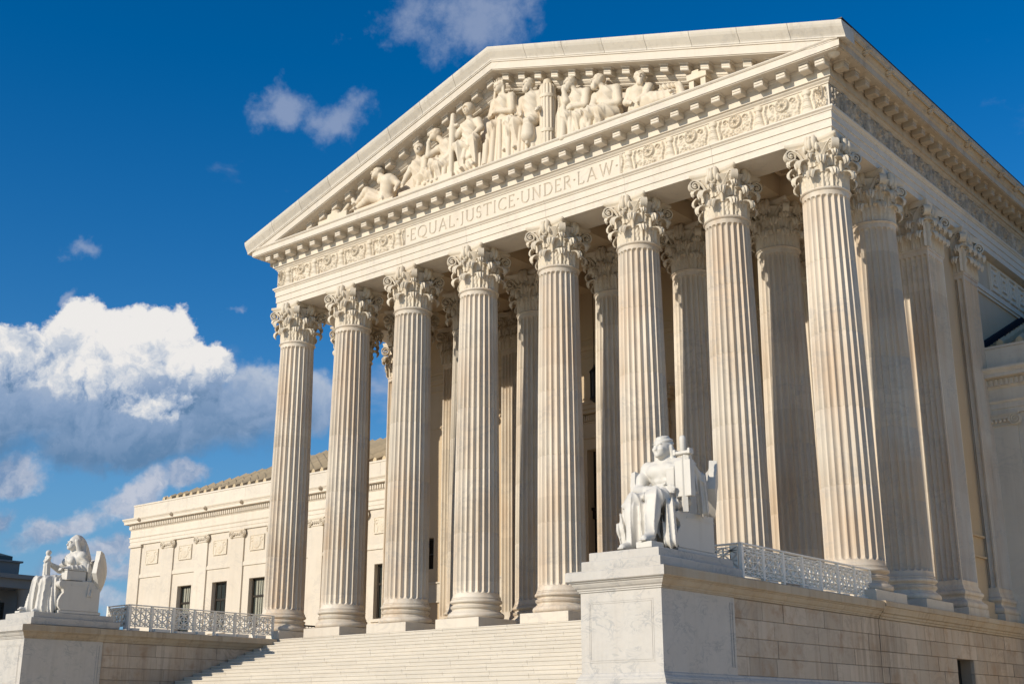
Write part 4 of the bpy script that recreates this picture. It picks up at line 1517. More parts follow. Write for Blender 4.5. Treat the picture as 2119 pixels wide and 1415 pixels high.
# lantern hanging in front of the door wall
lan = tag(empty('hanging_lantern', (-0.98, 6.35, 0)), 'tall dark lantern hanging in the portico shade beside the doorway', 'lantern')
b = MB()
for k in range(6):
    a = k * PI / 3
    b.box(0.17 * math.cos(a) - 0.02, 0.17 * math.cos(a) + 0.02, 0.17 * math.sin(a) - 0.02, 0.17 * math.sin(a) + 0.02, 10.05, 11.15)
b.lathe([(0.05, 9.82), (0.12, 9.88), (0.22, 9.95), (0.20, 10.05)], 12).lathe([(0.22, 11.15), (0.20, 11.22), (0.10, 11.32), (0.04, 11.42), (0.03, 11.5)], 12)
b.tube([(0, 0, 11.5), (0, 0, 13.5), (0, 0, 15.98)], 0.015, 6)
obj('frame', b, M['iron'], lan)
obj('glass', MB().lathe([(0.14, 10.06), (0.14, 11.14)], 12), M['lamp'], lan)
# ------------------------------------------------------------------ stair pedestals (cheek blocks)
def u_profile(b, prof, hx, y0, y1, cx, back=True):
    """sweep an outward profile round three sides (front and both long sides) of a block"""
    rows = []
    for o, z in prof:
        rows.append([(cx - hx - o, y1, z), (cx - hx - o, y0 - o, z), (cx + hx + o, y0 - o, z), (cx + hx + o, y1, z)])
    b.grid(np.array(rows))
    n = len(prof)
    return b


PCX, PHX, PY0, PY1 = 13.29, 1.10, -12.41, -1.32
CORN = [(0.0, -0.495), (0.03, -0.49), (0.03, -0.455), (0.055, -0.45), (0.06, -0.42), (0.10, -0.39), (0.14, -0.33), (0.15, -0.30), (0.19, -0.285), (0.19, -0.265), (0.245, -0.25), (0.255, -0.235), (0.255, -0.055), (0.235, -0.04), (0.235, -0.03), (0.0, -0.004)]
BASEP = [(0.0, -2.27), (0.02, -2.29), (0.03, -2.33), (0.07, -2.38), (0.075, -2.41), (0.10, -2.42), (0.10, -2.50), (0.16, -2.53), (0.17, -2.60), (0.24, -2.66), (0.25, -2.72), (0.25, GROUND), (0.0, GROUND)]


def make_pedestal(sg, label):
    cx = sg * PCX
    t = tag(empty('stair_pedestal', (0, 0, 0)), label, 'pedestal', 'pedestals beside the steps')
    core = MB().box(cx - PHX + 0.03, cx + PHX - 0.03, PY0 + 0.03, PY1, GROUND, -0.02)
    obj('core', core, M['joint'], t)
    ys = -9.30
    # smooth veined marble block at the front end with sunk panels
    fb = MB()
    fb.cbox(cx - PHX, cx + PHX, PY0, ys, -2.30, -0.49, 0.008)
    obj('front_block', fb, M['carrara'], t)
    pf = MB()
    xa, xb, za, zb = cx - PHX + 0.22, cx + PHX - 0.22, -2.05, -0.70
    for q, (w_, d) in enumerate(((0.020, 0.006), (0.014, 0.008))):
        i = q * 0.045
        for a, c, e, f in ((xa + i, xb - i, zb - i - w_, zb - i), (xa + i, xb - i, za + i, za + i + w_), (xa + i, xa + i + w_, za + i + w_ + .001, zb - i - w_ - .001), (xb - i - w_, xb - i, za + i + w_ + .001, zb - i - w_ - .001)):
            pf.box(a, c, PY0 - d, PY0 - 0.001, e, f)
    obj('panel_moulding', pf, M['carrara'], t)
    for q in (-1, 1):
        ps = MB()
        xf_ = cx + q * PHX
        for yy in (ys - 0.10, ys - 0.20):
            ps.box(min(xf_ + q * .001, xf_ + q * .018), max(xf_ + q * .001, xf_ + q * .018), yy - 0.02, yy + 0.02, -2.1, -0.62)
        obj('panel_moulding', ps, M['carrara'], t)
        masonry(t, (xf_, q), ys, PY1, COURSES[:4], thick=0.06)
    cm = u_profile(MB(), CORN, PHX, PY0, -9.30, cx)
    cm.box(cx - PHX - 0.22, cx + PHX + 0.22, PY0 - 0.22, -9.30, -0.045, -0.0055)
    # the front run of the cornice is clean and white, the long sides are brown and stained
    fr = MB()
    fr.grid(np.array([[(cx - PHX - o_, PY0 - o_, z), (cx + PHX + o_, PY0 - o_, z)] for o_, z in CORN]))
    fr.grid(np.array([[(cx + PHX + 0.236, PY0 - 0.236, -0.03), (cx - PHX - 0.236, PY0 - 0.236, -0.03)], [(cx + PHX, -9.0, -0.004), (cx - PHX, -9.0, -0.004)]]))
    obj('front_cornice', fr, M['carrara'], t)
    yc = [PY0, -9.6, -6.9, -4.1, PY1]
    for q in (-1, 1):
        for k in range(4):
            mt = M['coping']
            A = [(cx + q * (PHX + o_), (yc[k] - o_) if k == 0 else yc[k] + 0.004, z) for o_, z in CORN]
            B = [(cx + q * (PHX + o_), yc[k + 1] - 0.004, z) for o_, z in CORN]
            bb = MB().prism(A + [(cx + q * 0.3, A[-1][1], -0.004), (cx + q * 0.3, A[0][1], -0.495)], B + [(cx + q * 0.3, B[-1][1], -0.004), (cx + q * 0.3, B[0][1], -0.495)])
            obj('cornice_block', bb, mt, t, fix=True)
    bs = u_profile(MB(), [(o_, z) for o_, z in BASEP][::-1], PHX, PY0, PY1, cx)
    obj('base_moulding', bs, M['carrara'], t)
    # stepped statue base
    for (hx, y0, y1, z0, z1) in ((1.09, -12.27, -8.70, -0.002, 0.235), (0.965, -12.13, -8.90, 0.237, 0.445)):
        obj('statue_base', MB().cbox(cx - hx - sg * 0.08, cx + hx - sg * 0.08, y0, y1, z0, z1, 0.012), M['carrara'], t)
    return t


make_pedestal(1, 'right marble stair pedestal carrying the statue of the seated man')
make_pedestal(-1, 'left marble stair pedestal carrying the statue of the seated hooded woman')


# pierced white railings on top of the pedestals
def cell(b, plane, u0, u1, z0, z1, th=0.022, dp=0.036, diag=True):
    """one square of the pattern: frame halves, upright, bar and diagonals. plane(u, d, z) -> point"""
    um, zm = (u0 + u1) / 2, (z0 + z1) / 2

    def bar(p, q):
        (ua, za), (ub, zb) = p, q
        du, dz = ub - ua, zb - za
        L = math.hypot(du, dz)
        nu, nz = -dz / L * th / 2, du / L * th / 2
        o = [(ua + nu, za + nz), (ub + nu, zb + nz), (ub - nu, zb - nz), (ua - nu, za - nz)]
        b.prism([plane(u, -dp, z) for u, z in o], [plane(u, dp, z) for u, z in o])
    bar((um, z0), (um, z1))
    bar((u0, zm), (u1, zm))
    if diag:
        bar((u0, z0), (um, zm))
        bar((um, zm), (u1, z1))
        bar((u0, z1), (um, zm))
        bar((um, zm), (u1, z0))


def make_railing(sg, label):
    xr = sg * 13.93 if sg > 0 else -12.55
    t = tag(empty('railing', (0, 0, 0)), label, 'railing', 'white pierced railings on the pedestals')
    y0, y1 = -8.05, -0.62 if sg > 0 else -1.05
    y1 = -0.62 if sg > 0 else -1.10
    zb, zt = 0.15, 0.93
    npan = 7
    L = (y1 - y0) / npan
    post = MB().cbox(-0.045, 0.045, -0.045, 0.045, -0.004, 0.94, 0.008).mesh('post', M['paint'])
    pan = None

    def panel_mesh(W_):
        b = MB()
        pl = lambda u, d, z: (d, u, z)
        zs = [zb + 0.03, zb + 0.22, zt - 0.22, zt - 0.045]
        n = max(2, round(W_ / 0.46))
        for i in range(n):
            u0, u1 = W_ * i / n, W_ * (i + 1) / n
            for k in range(3):
                cell(b, pl, u0 + 0.01, u1 - 0.01, zs[k], zs[k + 1])
        for i in range(n + 1):
            u = min(max(W_ * i / n, 0.012), W_ - 0.012)
            b.box(-0.040, 0.040, u - 0.010, u + 0.010, zs[0], zs[3])
        for z in (zs[0], zs[1], zs[2], zs[3]):
            b.box(-0.038, 0.038, 0, W_, z - 0.010, z + 0.010)
        return b.mesh('panel', M['paint'], fix=True)
    pm_ = panel_mesh(L - 0.10)
    for k in range(npan):
        link('panel', pm_, t, (xr, y0 + k * L + 0.05, 0))
    for k in range(npan + 1):
        link('post', post, t, (xr, y0 + k * L, 0))
    # low blocks the railing stands on
    for k in range(npan):
        hh = (0.10, 0.13, 0.09, 0.14, 0.11, 0.13, 0.14)[k]
        wd = (0.30, 0.55, 0.35, 0.7, 0.45, 0.75, 0.8)[(k * 3 + (sg > 0)) % 7]
        xb0 = xr - 0.10
        b = MB().prism([(xb0, y0 + k * L + 0.10, -0.003), (xb0 + 0.22, y0 + k * L + 0.12, -0.003), (xb0 + 0.22, y0 + k * L + 0.12 + wd, -0.003), (xb0, y0 + k * L + 0.10 + wd, -0.003)],
                       [(xb0, y0 + k * L + 0.10, hh), (xb0 + 0.22, y0 + k * L + 0.12, hh), (xb0 + 0.22, y0 + k * L + 0.12 + wd, hh), (xb0, y0 + k * L + 0.10 + wd, hh)])
        obj('foot_block', b, M['paint'], t, fix=True)
    # return across the pedestal, behind the statue
    W2 = 1.45
    pm2 = panel_mesh(W2 - 0.14)
    link('panel', pm2, t, (xr - 0.07, y0, 0), PI / 2)
    link('post', post, t, (xr - W2, y0, 0))
    obj('handrail', MB().cbox(xr - 0.05, xr + 0.05, y0 - 0.05, y1 + 0.05, 0.942, 0.985, 0.01).cbox(xr - W2 - 0.05, xr - 0.052, y0 - 0.05, y0 + 0.05, 0.942, 0.985, 0.01), M['paint'], t)
    # broad corner plate
    obj('corner_plate', MB().cbox(xr - 0.30, xr - 0.075, y0 - 0.036, y0 - 0.028, 0.05, 0.93, 0.003), M['paint'], t)
    return t


make_railing(1, 'right white railing of pierced star panels running from the seated man to the columns')
make_railing(-1, 'left white railing of pierced star panels behind the seated hooded woman')

# small black railing at the open left end of the portico
ir = tag(empty('iron_railing', (0, 0, 0)), 'short black iron railing low between the first two columns', 'railing')
b = MB().box(-15.03, -14.97, 1.0, 6.4, 0.86, 0.93)
b2 = MB()
for k in range(28):
    y = 1.05 + k * 0.195
    b2.box(-15.012, -14.988, y - 0.011, y + 0.011, -0.2, 0.86)
    pts = [(-15.0, y + 0.09 + 0.07 * math.cos(a), 0.72 + 0.10 * math.sin(a)) for a in np.linspace(0, 2 * PI, 10)]
    b2.tube(pts, 0.011, 5)
obj('handrail', b, M['iron'], ir)
obj('grille', b2, M['iron'], ir)
obj('terrace', MB().box(-60, -14.72, -1.0, 11.57, GROUND, -0.2), M['paving'])['kind'] = 'structure'


# ------------------------------------------------------------------ the two seated statues
def chair_mesh(oval):
    b = MB()
    # seat block with moulded sides
    b.cbox(-0.82, 0.82, 0.0, 1.45, 0.12, 0.92, 0.03)
    b.cbox(-0.90, 0.90, -0.16, 1.55, 0.0, 0.118, 0.02)
    for q in (-1, 1):
        x = q * 0.74
        # arm: bowed front and scroll
        prof = [(-0.10, 0.12), (-0.20, 0.25), (-0.20, 0.45), (-0.12, 0.62), (-0.02, 0.74), (-0.05, 0.86), (-0.16, 0.92), (-0.24, 1.00), (-0.22, 1.10), (-0.12, 1.16), (0.2, 1.17), (1.3, 1.20), (1.45, 1.20), (1.45, 0.12)]
        b.prism([(x - 0.16, y, z) for y, z in prof], [(x + 0.16, y, z) for y, z in prof])
        b.tube([(x - 0.19, -0.12, 1.04), (x + 0.19, -0.12, 1.04)], 0.125, 16)
        b.box(x - 0.17, x + 0.17, 0.25, 1.46, 1.0, 1.05)
    return b


def chair_back(oval):
    P = []
    n = 31
    for a in np.linspace(-1, 1, n):
        th = a * 1.12
        x = 1.14 * math.sin(th) / math.sin(1.12)
        y = 0.98 + (0.62 if oval else 0.80) * (math.cos(th) - math.cos(1.12)) / (1 - math.cos(1.12))
        zt = (2.12 if oval else 2.06) + (0.20 if oval else 0.20) * abs(a) ** 2.2
        zb = 0.72 + (0.78 if oval else 0.84) * abs(a) ** 2.5
        P.append([(x * (1 + 0.02 * (t > 0.5)), y + 0.10 * t + (0.24 if oval else 0.10) * (1 - (2 * t - 1) ** 2) * (1 - abs(a) ** 2.5), zb + (zt - zb) * t) for t in np.linspace(0, 1, 12)])
    return MB().shell(np.array(P), 0.19)


def man_figure():
    s = SDF((-0.95, -1.36, -0.02), (1.42, 1.50, 3.05), 0.0175)
    # pelvis and torso
    s.ell((0.14, 0.72, 1.20), (0.46, 0.42, 0.34)).ell((0.14, 0.62, 1.52), (0.37, 0.28, 0.42)).ell((0.13, 0.60, 1.97), (0.46, 0.29, 0.40))
    s.ell((-0.06, 0.39, 2.04), (0.22, 0.11, 0.17), 0.05).ell((0.33, 0.39, 2.04), (0.22, 0.11, 0.17), 0.05)
    for z in (1.50, 1.64, 1.78):
        for q in (-1, 1):
            s.ell((0.14 + q * 0.10, 0.37, z), (0.10, 0.05, 0.07), 0.04)
    s.cone((-0.38, 0.62, 2.16), (-0.30, 0.60, 2.12), 0.19, 0.2, 0.1).cone((0.62, 0.62, 2.16), (0.58, 0.60, 2.12), 0.19, 0.2, 0.1)
    s.cone((-0.2, 0.64, 2.22), (0.1, 0.6, 2.34), 0.10, 0.12, 0.1).cone((0.46, 0.64, 2.22), (0.18, 0.6, 2.34), 0.10, 0.12, 0.1)
    # neck and head
    s.cone((0.14, 0.60, 2.20), (0.14, 0.53, 2.44), 0.165, 0.14, 0.06)
    s.ell((0.13, 0.50, 2.62), (0.205, 0.25, 0.27), 0.04).ell((0.12, 0.37, 2.50), (0.155, 0.155, 0.17), 0.05).ell((0.115, 0.275, 2.40), (0.075, 0.06, 0.055), 0.04)
    s.cone((0.112, 0.262, 2.66), (0.108, 0.205, 2.535), 0.020, 0.036, 0.02).ell((0.11, 0.235, 2.53), (0.05, 0.03, 0.022), 0.02)
    s.box((0.115, 0.268, 2.672), (0.125, 0.028, 0.014), 0.014, 0.02)
    for q in (-1, 1):
        s.ell((0.115 + q * 0.080, 0.240, 2.632), (0.050, 0.040, 0.028), 0.015, op='sub')
        s.ell((0.115 + q * 0.080, 0.288, 2.630), (0.036, 0.03, 0.022), 0.01)
        s.ell((0.115 + q * 0.10, 0.30, 2.55), (0.06, 0.06, 0.05), 0.04)
    s.ell((0.11, 0.232, 2.468), (0.06, 0.026, 0.012), 0.01, op='sub').ell((0.11, 0.238, 2.452), (0.05, 0.028, 0.018), 0.015).ell((0.11, 0.236, 2.482), (0.05, 0.026, 0.012), 0.012)
    # wrapped head cloth with bands, hanging behind the ears
    s.ell((0.135, 0.545, 2.735), (0.222, 0.265, 0.19), 0.015, f=lambda X, Y, Z: 0.012 * np.sin(62 * (Z - 0.25 * Y)) + 0 * X)
    s.cone((0.35, 0.52, 2.62), (0.36, 0.56, 2.36), 0.055, 0.05, 0.03).cone((-0.09, 0.52, 2.62), (-0.10, 0.56, 2.38), 0.055, 0.05, 0.03)
    s.ell((0.14, 0.70, 2.46), (0.22, 0.12, 0.26), 0.05)
    # right arm across the lap
    s.cone((-0.40, 0.62, 2.12), (-0.50, 0.36, 1.62), 0.175, 0.135, 0.06).ell((-0.47, 0.45, 1.86), (0.15, 0.17, 0.2), 0.05)
    s.cone((-0.50, 0.34, 1.60), (-0.05, 0.02, 1.50), 0.14, 0.125, 0.05).cone((-0.05, 0.02, 1.50), (0.42, -0.12, 1.47), 0.125, 0.085, 0.05)
    s.ell((0.54, -0.15, 1.47), (0.14, 0.075, 0.085), 0.03)
    for k in range(4):
        z = 1.535 - 0.048 * k
        s.cone((0.62, -0.16, z), (0.76, -0.20, z - 0.015), 0.032, 0.030, 0.012).cone((0.76, -0.20, z - 0.015), (0.86 - 0.02 * abs(k - 1), -0.18, z - 0.035), 0.030, 0.024, 0.012)
    s.cone((0.50, -0.17, 1.54), (0.64, -0.24, 1.58), 0.038, 0.030, 0.02)
    # left arm raised behind the tablet, hand closed on the hilt
    s.cone((0.62, 0.62, 2.10), (1.00, 0.62, 1.78), 0.17, 0.13, 0.06).cone((1.00, 0.62, 1.78), (1.07, 0.16, 2.10), 0.13, 0.085, 0.05)
    s.ell((1.07, 0.12, 2.19), (0.085, 0.08, 0.12), 0.03)
    for k in range(4):
        z = 2.13 + 0.045 * k
        s.cone((1.13, 0.12, z), (1.14, 0.01, z), 0.028, 0.027, 0.012).cone((1.14, 0.01, z), (1.05, -0.04, z - 0.01), 0.027, 0.022, 0.012)
    s.cone((1.01, 0.10, 2.24), (0.98, 0.0, 2.31), 0.034, 0.026, 0.02)
    # legs under the cloth
    fd = folds(5.0, 9.0, 4.0, 0.026, 0.5)
    s.cone((0.0, 0.66, 1.16), (-0.10, -0.44, 1.20), 0.31, 0.225, 0.08, fd).cone((0.32, 0.66, 1.16), (0.56, -0.56, 1.24), 0.31, 0.235, 0.08, fd)
    fv = folds(13.0, 5.0, 0.9, 0.032, 0.7)
    s.cone((-0.10, -0.47, 1.18), (-0.07, -0.72, 0.24), 0.215, 0.125, 0.06, fv).cone((0.56, -0.60, 1.20), (0.56, -0.84, 0.36), 0.225, 0.125, 0.06, fv)
    s.ell((-0.10, -0.60, 0.85), (0.17, 0.17, 0.3), 0.06).ell((0.56, -0.68, 0.85), (0.17, 0.17, 0.3), 0.06)
    # feet with toes
    s.cone((-0.07, -0.70, 0.13), (-0.09, -1.00, 0.075), 0.115, 0.085, 0.05).cone((0.56, -0.82, 0.28), (0.555, -1.06, 0.215), 0.115, 0.085, 0.05)
    for k in range(5):
        s.cone((-0.155 + 0.034 * k, -1.02, 0.06), (-0.16 + 0.036 * k, -1.12 + 0.012 * abs(k - 3), 0.04), 0.028, 0.022, 0.012)
        s.cone((0.49 + 0.034 * k, -1.08, 0.20), (0.485 + 0.036 * k, -1.18 + 0.012 * abs(k - 1), 0.175), 0.028, 0.022, 0.012)
    # cloth: lap, curtain between the shins, side falls, waist roll, shoulder fall
    s.ell((0.22, 0.12, 1.30), (0.50, 0.62, 0.17), 0.08, folds(13.0, 5.0, 0.0, 0.030, 0.5, 0.6))
    for k, (x, z, d) in enumerate(((0.06, 1.02, 0.0), (0.20, 0.93, 0.05), (0.32, 1.02, 0.0), (0.14, 0.78, 0.04), (0.28, 0.78, 0.04))):
        s.cone((-0.04, -0.46, z + 0.16), (x, -0.50 - d, z - 0.06), 0.055, 0.06, 0.04).cone((x, -0.50 - d, z - 0.06), (0.48, -0.55, z + 0.16), 0.06, 0.055, 0.04)
    s.box((-0.34, -0.22, 0.62), (0.20, 0.26, 0.55), 0.12, 0.08, folds(19.0, 17.0, 1.5, 0.040, 0.6))
    s.ell((-0.22, -0.22, 1.12), (0.30, 0.40, 0.24), 0.08, folds(9, 12, 3, 0.03))
    s.box((0.22, -0.52, 0.62), (0.32, 0.14, 0.50), 0.08, 0.06, folds(17.0, 2.0, 1.0, 0.050, 0.6))
    s.cone((-0.26, -0.40, 1.16), (-0.44, -0.48, 0.55), 0.12, 0.17, 0.07, folds(18.0, 14.0, 2.5, 0.034, 0.5)).cone((-0.42, -0.46, 0.60), (-0.30, -0.42, 0.12), 0.16, 0.19, 0.06, folds(18.0, 14.0, 1.5, 0.034, 0.5))
    s.cone((0.78, -0.30, 1.06), (0.86, -0.42, 0.20), 0.15, 0.18, 0.06, folds(20.0, 12.0, 2.0, 0.036, 0.5)).cone((0.70, -0.05, 1.10), (0.80, 0.35, 1.20), 0.15, 0.13, 0.07, folds(8, 14, 3, 0.03))
    for k in range(6):
        z = 1.36 + 0.028 * k
        s.cone((-0.30, 0.46, z), (0.14, 0.22 + 0.02 * (k % 2), z - 0.05), 0.040, 0.045, 0.02).cone((0.14, 0.22 + 0.02 * (k % 2), z - 0.05), (0.58, 0.42, z + 0.04), 0.045, 0.04, 0.02)
    for k in range(4):
        x = 0.40 + 0.055 * k
        s.cone((x, 0.55, 2.30), (x - 0.03, 0.31, 2.04), 0.040, 0.042, 0.016).cone((x - 0.03, 0.31, 2.04), (x - 0.06, 0.33, 1.42), 0.042, 0.040, 0.016)
    s.cone((0.78, 0.62, 2.06), (1.02, 0.66, 1.72), 0.18, 0.15, 0.05, folds(10, 4, 16, 0.028)).cone((1.02, 0.64, 1.80), (1.04, 0.78, 1.02), 0.13, 0.15, 0.05, folds(22.0, 16.0, 1.0, 0.036, 0.5))
    s.cone((1.00, 0.45, 1.85), (1.08, 0.30, 1.40), 0.10, 0.09, 0.05, folds(20, 12, 3, 0.03))
    return s.mesh('figure', M['white'])


def woman_figure():
    s = SDF((-0.95, -1.20, -0.02), (1.05, 1.62, 3.20), 0.0185)
    s.ell((0, 0.92, 1.22), (0.46, 0.44, 0.36)).ell((0, 0.86, 1.60), (0.38, 0.31, 0.46), f=folds(14, 4, 3, 0.014)).ell((0, 0.84, 2.0), (0.46, 0.32, 0.38), f=folds(10, 3, 8, 0.014))
    s.ell((-0.18, 0.57, 1.98), (0.17, 0.14, 0.16), 0.05, folds(9, 2, 12, 0.012)).ell((0.18, 0.57, 1.98), (0.17, 0.14, 0.16), 0.05, folds(9, 2, 12, 0.012))
    s.cone((-0.40, 0.88, 2.16), (0.40, 0.88, 2.16), 0.19, 0.19, 0.1)
    s.cone((0, 0.84, 2.26), (0, 0.77, 2.50), 0.15, 0.13, 0.06)
    # head bent a little forward, in a hood
    s.ell((0, 0.78, 2.68), (0.195, 0.24, 0.26), 0.04, rx=0.18).ell((0, 0.62, 2.55), (0.145, 0.145, 0.16), 0.05).ell((0, 0.515, 2.46), (0.065, 0.055, 0.05), 0.04)
    s.cone((0, 0.515, 2.69), (0, 0.448, 2.585), 0.020, 0.034, 0.02).box((0, 0.525, 2.715), (0.12, 0.03, 0.018), 0.018, 0.03)
    for q in (-1, 1):
        s.ell((q * 0.078, 0.49, 2.665), (0.048, 0.042, 0.026), 0.015, op='sub').ell((q * 0.078, 0.535, 2.66), (0.034, 0.03, 0.02), 0.01)
    s.ell((0, 0.475, 2.515), (0.055, 0.026, 0.012), 0.01, op='sub').ell((0, 0.485, 2.498), (0.045, 0.03, 0.018), 0.012).ell((0, 0.48, 2.53), (0.045, 0.028, 0.012), 0.012)
    s.ell((0, 0.86, 2.72), (0.25, 0.285, 0.285), 0.03, folds(3, 9, 5, 0.010))
    for q in (-1, 1):
        s.cone((q * 0.20, 0.74, 2.74), (q * 0.235, 0.84, 2.30), 0.075, 0.09, 0.04, folds(12, 12, 2, 0.014))
    s.cone((0, 1.02, 2.66), (0, 1.14, 2.12), 0.22, 0.30, 0.08, folds(14, 6, 1, 0.02))
    # left arm bent, forearm on the books
    s.cone((0.42, 0.90, 2.12), (0.58, 1.00, 1.74), 0.18, 0.15, 0.06, folds(8, 6, 14, 0.02)).cone((0.58, 1.00, 1.72), (0.54, 0.46, 1.68), 0.15, 0.11, 0.05, folds(4, 18, 4, 0.018)).cone((0.54, 0.46, 1.68), (0.50, 0.26, 1.67), 0.09, 0.075, 0.04)
    s.ell((0.49, 0.17, 1.65), (0.085, 0.11, 0.06), 0.03)
    for k in range(4):
        x = 0.425 + 0.045 * k
        s.cone((x, 0.10, 1.655), (x - 0.005, 0.0, 1.635), 0.027, 0.026, 0.01).cone((x - 0.005, 0.0, 1.635), (x - 0.005, -0.035, 1.57), 0.026, 0.021, 0.01)
    s.cone((0.42, 0.18, 1.67), (0.36, 0.08, 1.66), 0.034, 0.026, 0.02)
    s.cone((0.62, 1.02, 1.70), (0.70, 1.10, 1.10), 0.16, 0.13, 0.06, folds(16, 16, 1, 0.032)).cone((0.60, 0.78, 1.58), (0.78, 0.86, 1.05), 0.10, 0.10, 0.06, folds(16, 16, 1, 0.03))
    s.cone((0.80, 0.98, 1.15), (0.88, 1.0, 0.72), 0.09, 0.11, 0.04, folds(20, 20, 1, 0.03))
    # right arm forward holding the figurine
    s.cone((-0.42, 0.88, 2.12), (-0.62, 0.62, 1.72), 0.18, 0.14, 0.06, folds(8, 6, 14, 0.02)).cone((-0.62, 0.60, 1.72), (-0.44, 0.10, 1.86), 0.14, 0.08, 0.05)
    s.ell((-0.42, 0.02, 1.90), (0.08, 0.09, 0.10), 0.03)
    for k in range(4):
        z = 1.83 + 0.05 * k
        s.cone((-0.44, -0.04, z), (-0.38, -0.15, z), 0.030, 0.028, 0.01).cone((-0.38, -0.15, z), (-0.27, -0.17, z), 0.028, 0.022, 0.01)
    # robe over thighs and shins
    fd = folds(6.0, 8.0, 4.0, 0.028, 0.5)
    s.cone((-0.16, 0.85, 1.18), (-0.24, -0.38, 1.16), 0.32, 0.235, 0.10, fd).cone((0.16, 0.85, 1.18), (0.28, -0.36, 1.14), 0.32, 0.235, 0.10, fd)
    fv = folds(17.0, 5.0, 0.8, 0.030, 0.6)
    s.cone((-0.24, -0.42, 1.14), (-0.26, -0.56, 0.16), 0.225, 0.24, 0.08, fv).cone((0.28, -0.38, 1.12), (0.32, -0.46, 0.16), 0.225, 0.25, 0.08, fv)
    s.box((0.02, -0.36, 0.58), (0.34, 0.14, 0.52), 0.08, 0.08, folds(21.0, 3.0, 1.2, 0.040, 0.6))
    s.ell((0.02, 0.30, 1.28), (0.50, 0.60, 0.16), 0.08, folds(9.0, 7.0, 0.0, 0.032, 0.6))
    s.cone((0.52, -0.10, 1.16), (0.62, -0.30, 0.10), 0.15, 0.17, 0.07, folds(16.0, 18.0, 3.0, 0.040, 0.5)).cone((0.50, 0.15, 1.12), (0.66, -0.06, 0.42), 0.13, 0.10, 0.06, folds(10, 22, 6.0, 0.034, 0.5))
    s.cone((-0.46, -0.2, 1.14), (-0.50, -0.34, 0.10), 0.14, 0.18, 0.07, folds(16.0, 18.0, 2.0, 0.036, 0.5))
    for k in range(5):
        s.cone((0.30, -0.50 + 0.02 * k, 1.10 - 0.06 * k), (0.58, -0.20, 0.80 - 0.13 * k), 0.05, 0.055, 0.03)
    s.cone((-0.27, -0.66, 0.10), (-0.28, -0.96, 0.16), 0.11, 0.075, 0.05)
    s.cone((0.30, -0.58, 0.10), (0.31, -0.80, 0.06), 0.11, 0.08, 0.05)
    for k in range(4):
        s.cone((-0.33 + 0.036 * k, -0.96, 0.155), (-0.335 + 0.036 * k, -1.05, 0.14), 0.026, 0.02, 0.012)
    for k in range(6):
        z = 1.44 + 0.03 * k
        s.cone((-0.34, 0.72, z), (0, 0.50 + 0.02 * (k % 2), z - 0.05), 0.04, 0.045, 0.02).cone((0, 0.50 + 0.02 * (k % 2), z - 0.05), (0.36, 0.70, z), 0.045, 0.04, 0.02)
    for k in range(4):
        s.cone((-0.30 + 0.05 * k, 0.78, 2.28), (0.10 + 0.06 * k, 0.50, 1.74), 0.042, 0.042, 0.02)
    return s.mesh('figure', M['white'])


def figurine_mesh():
    s = SDF((-0.20, -0.20, -0.02), (0.20, 0.20, 0.98), 0.014)
    s.cone((0, 0, 0.0), (0, 0, 0.42), 0.115, 0.105, 0.03, folds(34, 22, 1, 0.014)).cone((0, 0, 0.40), (0, 0, 0.66), 0.10, 0.09, 0.04, folds(20, 12, 20, 0.01))
    s.cone((-0.09, 0, 0.66), (0.09, 0, 0.66), 0.05, 0.05, 0.03).cone((0.10, 0, 0.64), (0.04, -0.10, 0.50), 0.036, 0.03, 0.02).cone((-0.10, 0, 0.64), (-0.03, -0.10, 0.52), 0.036, 0.03, 0.02)
    s.ell((0, -0.01, 0.80), (0.062, 0.075, 0.09), 0.03).ell((0, 0.01, 0.83), (0.072, 0.085, 0.08), 0.02)
    return s.mesh('figurine', M['white'])


def make_man():
    t = tag(empty('statue', (13.2, -11.0, 0.449)), 'white statue of a seated bare chested man holding sword and tablet', 'statue', 'seated statues beside the steps')
    link('figure', man_figure(), t)
    ch = obj('chair', chair_mesh(False).xf(lambda V: V * np.array([0.84, 1, 0.80]) + np.array([0.12, 0, 0])), M['white'], t, smooth=40, fix=True)
    obj('chair_back', chair_back(False), M['white'], ch, smooth=40)
    obj('tablet', MB().cbox(0.80, 1.22, -0.06, 0.13, 1.26, 2.12, 0.012), M['white'], t)
    sw = obj('sword', MB().prism([(0.93, -0.02, 0.90), (1.02, -0.09, 0.90), (1.11, -0.02, 0.90), (1.02, 0.05, 0.90)], [(0.95, -0.02, 2.22), (1.02, -0.08, 2.22), (1.09, -0.02, 2.22), (1.02, 0.04, 2.22)]), M['white'], t, fix=True)
    obj('guard', MB().cbox(0.80, 1.24, -0.10, 0.06, 2.25, 2.33, 0.02).cbox(0.79, 0.85, -0.11, 0.07, 2.24, 2.38, 0.02).cbox(1.19, 1.25, -0.11, 0.07, 2.24, 2.38, 0.02), M['white'], sw)
    obj('hilt', MB().lathe([(0.055, 2.32), (0.075, 2.36), (0.072, 2.55), (0.080, 2.60), (0.070, 2.68), (0.03, 2.71)], 14, (1.02, -0.02)), M['white'], sw, smooth=50)
    obj('foot_block', MB().cbox(0.36, 0.78, -1.11, -0.62, 0.001, 0.145, 0.012), M['white'], t)


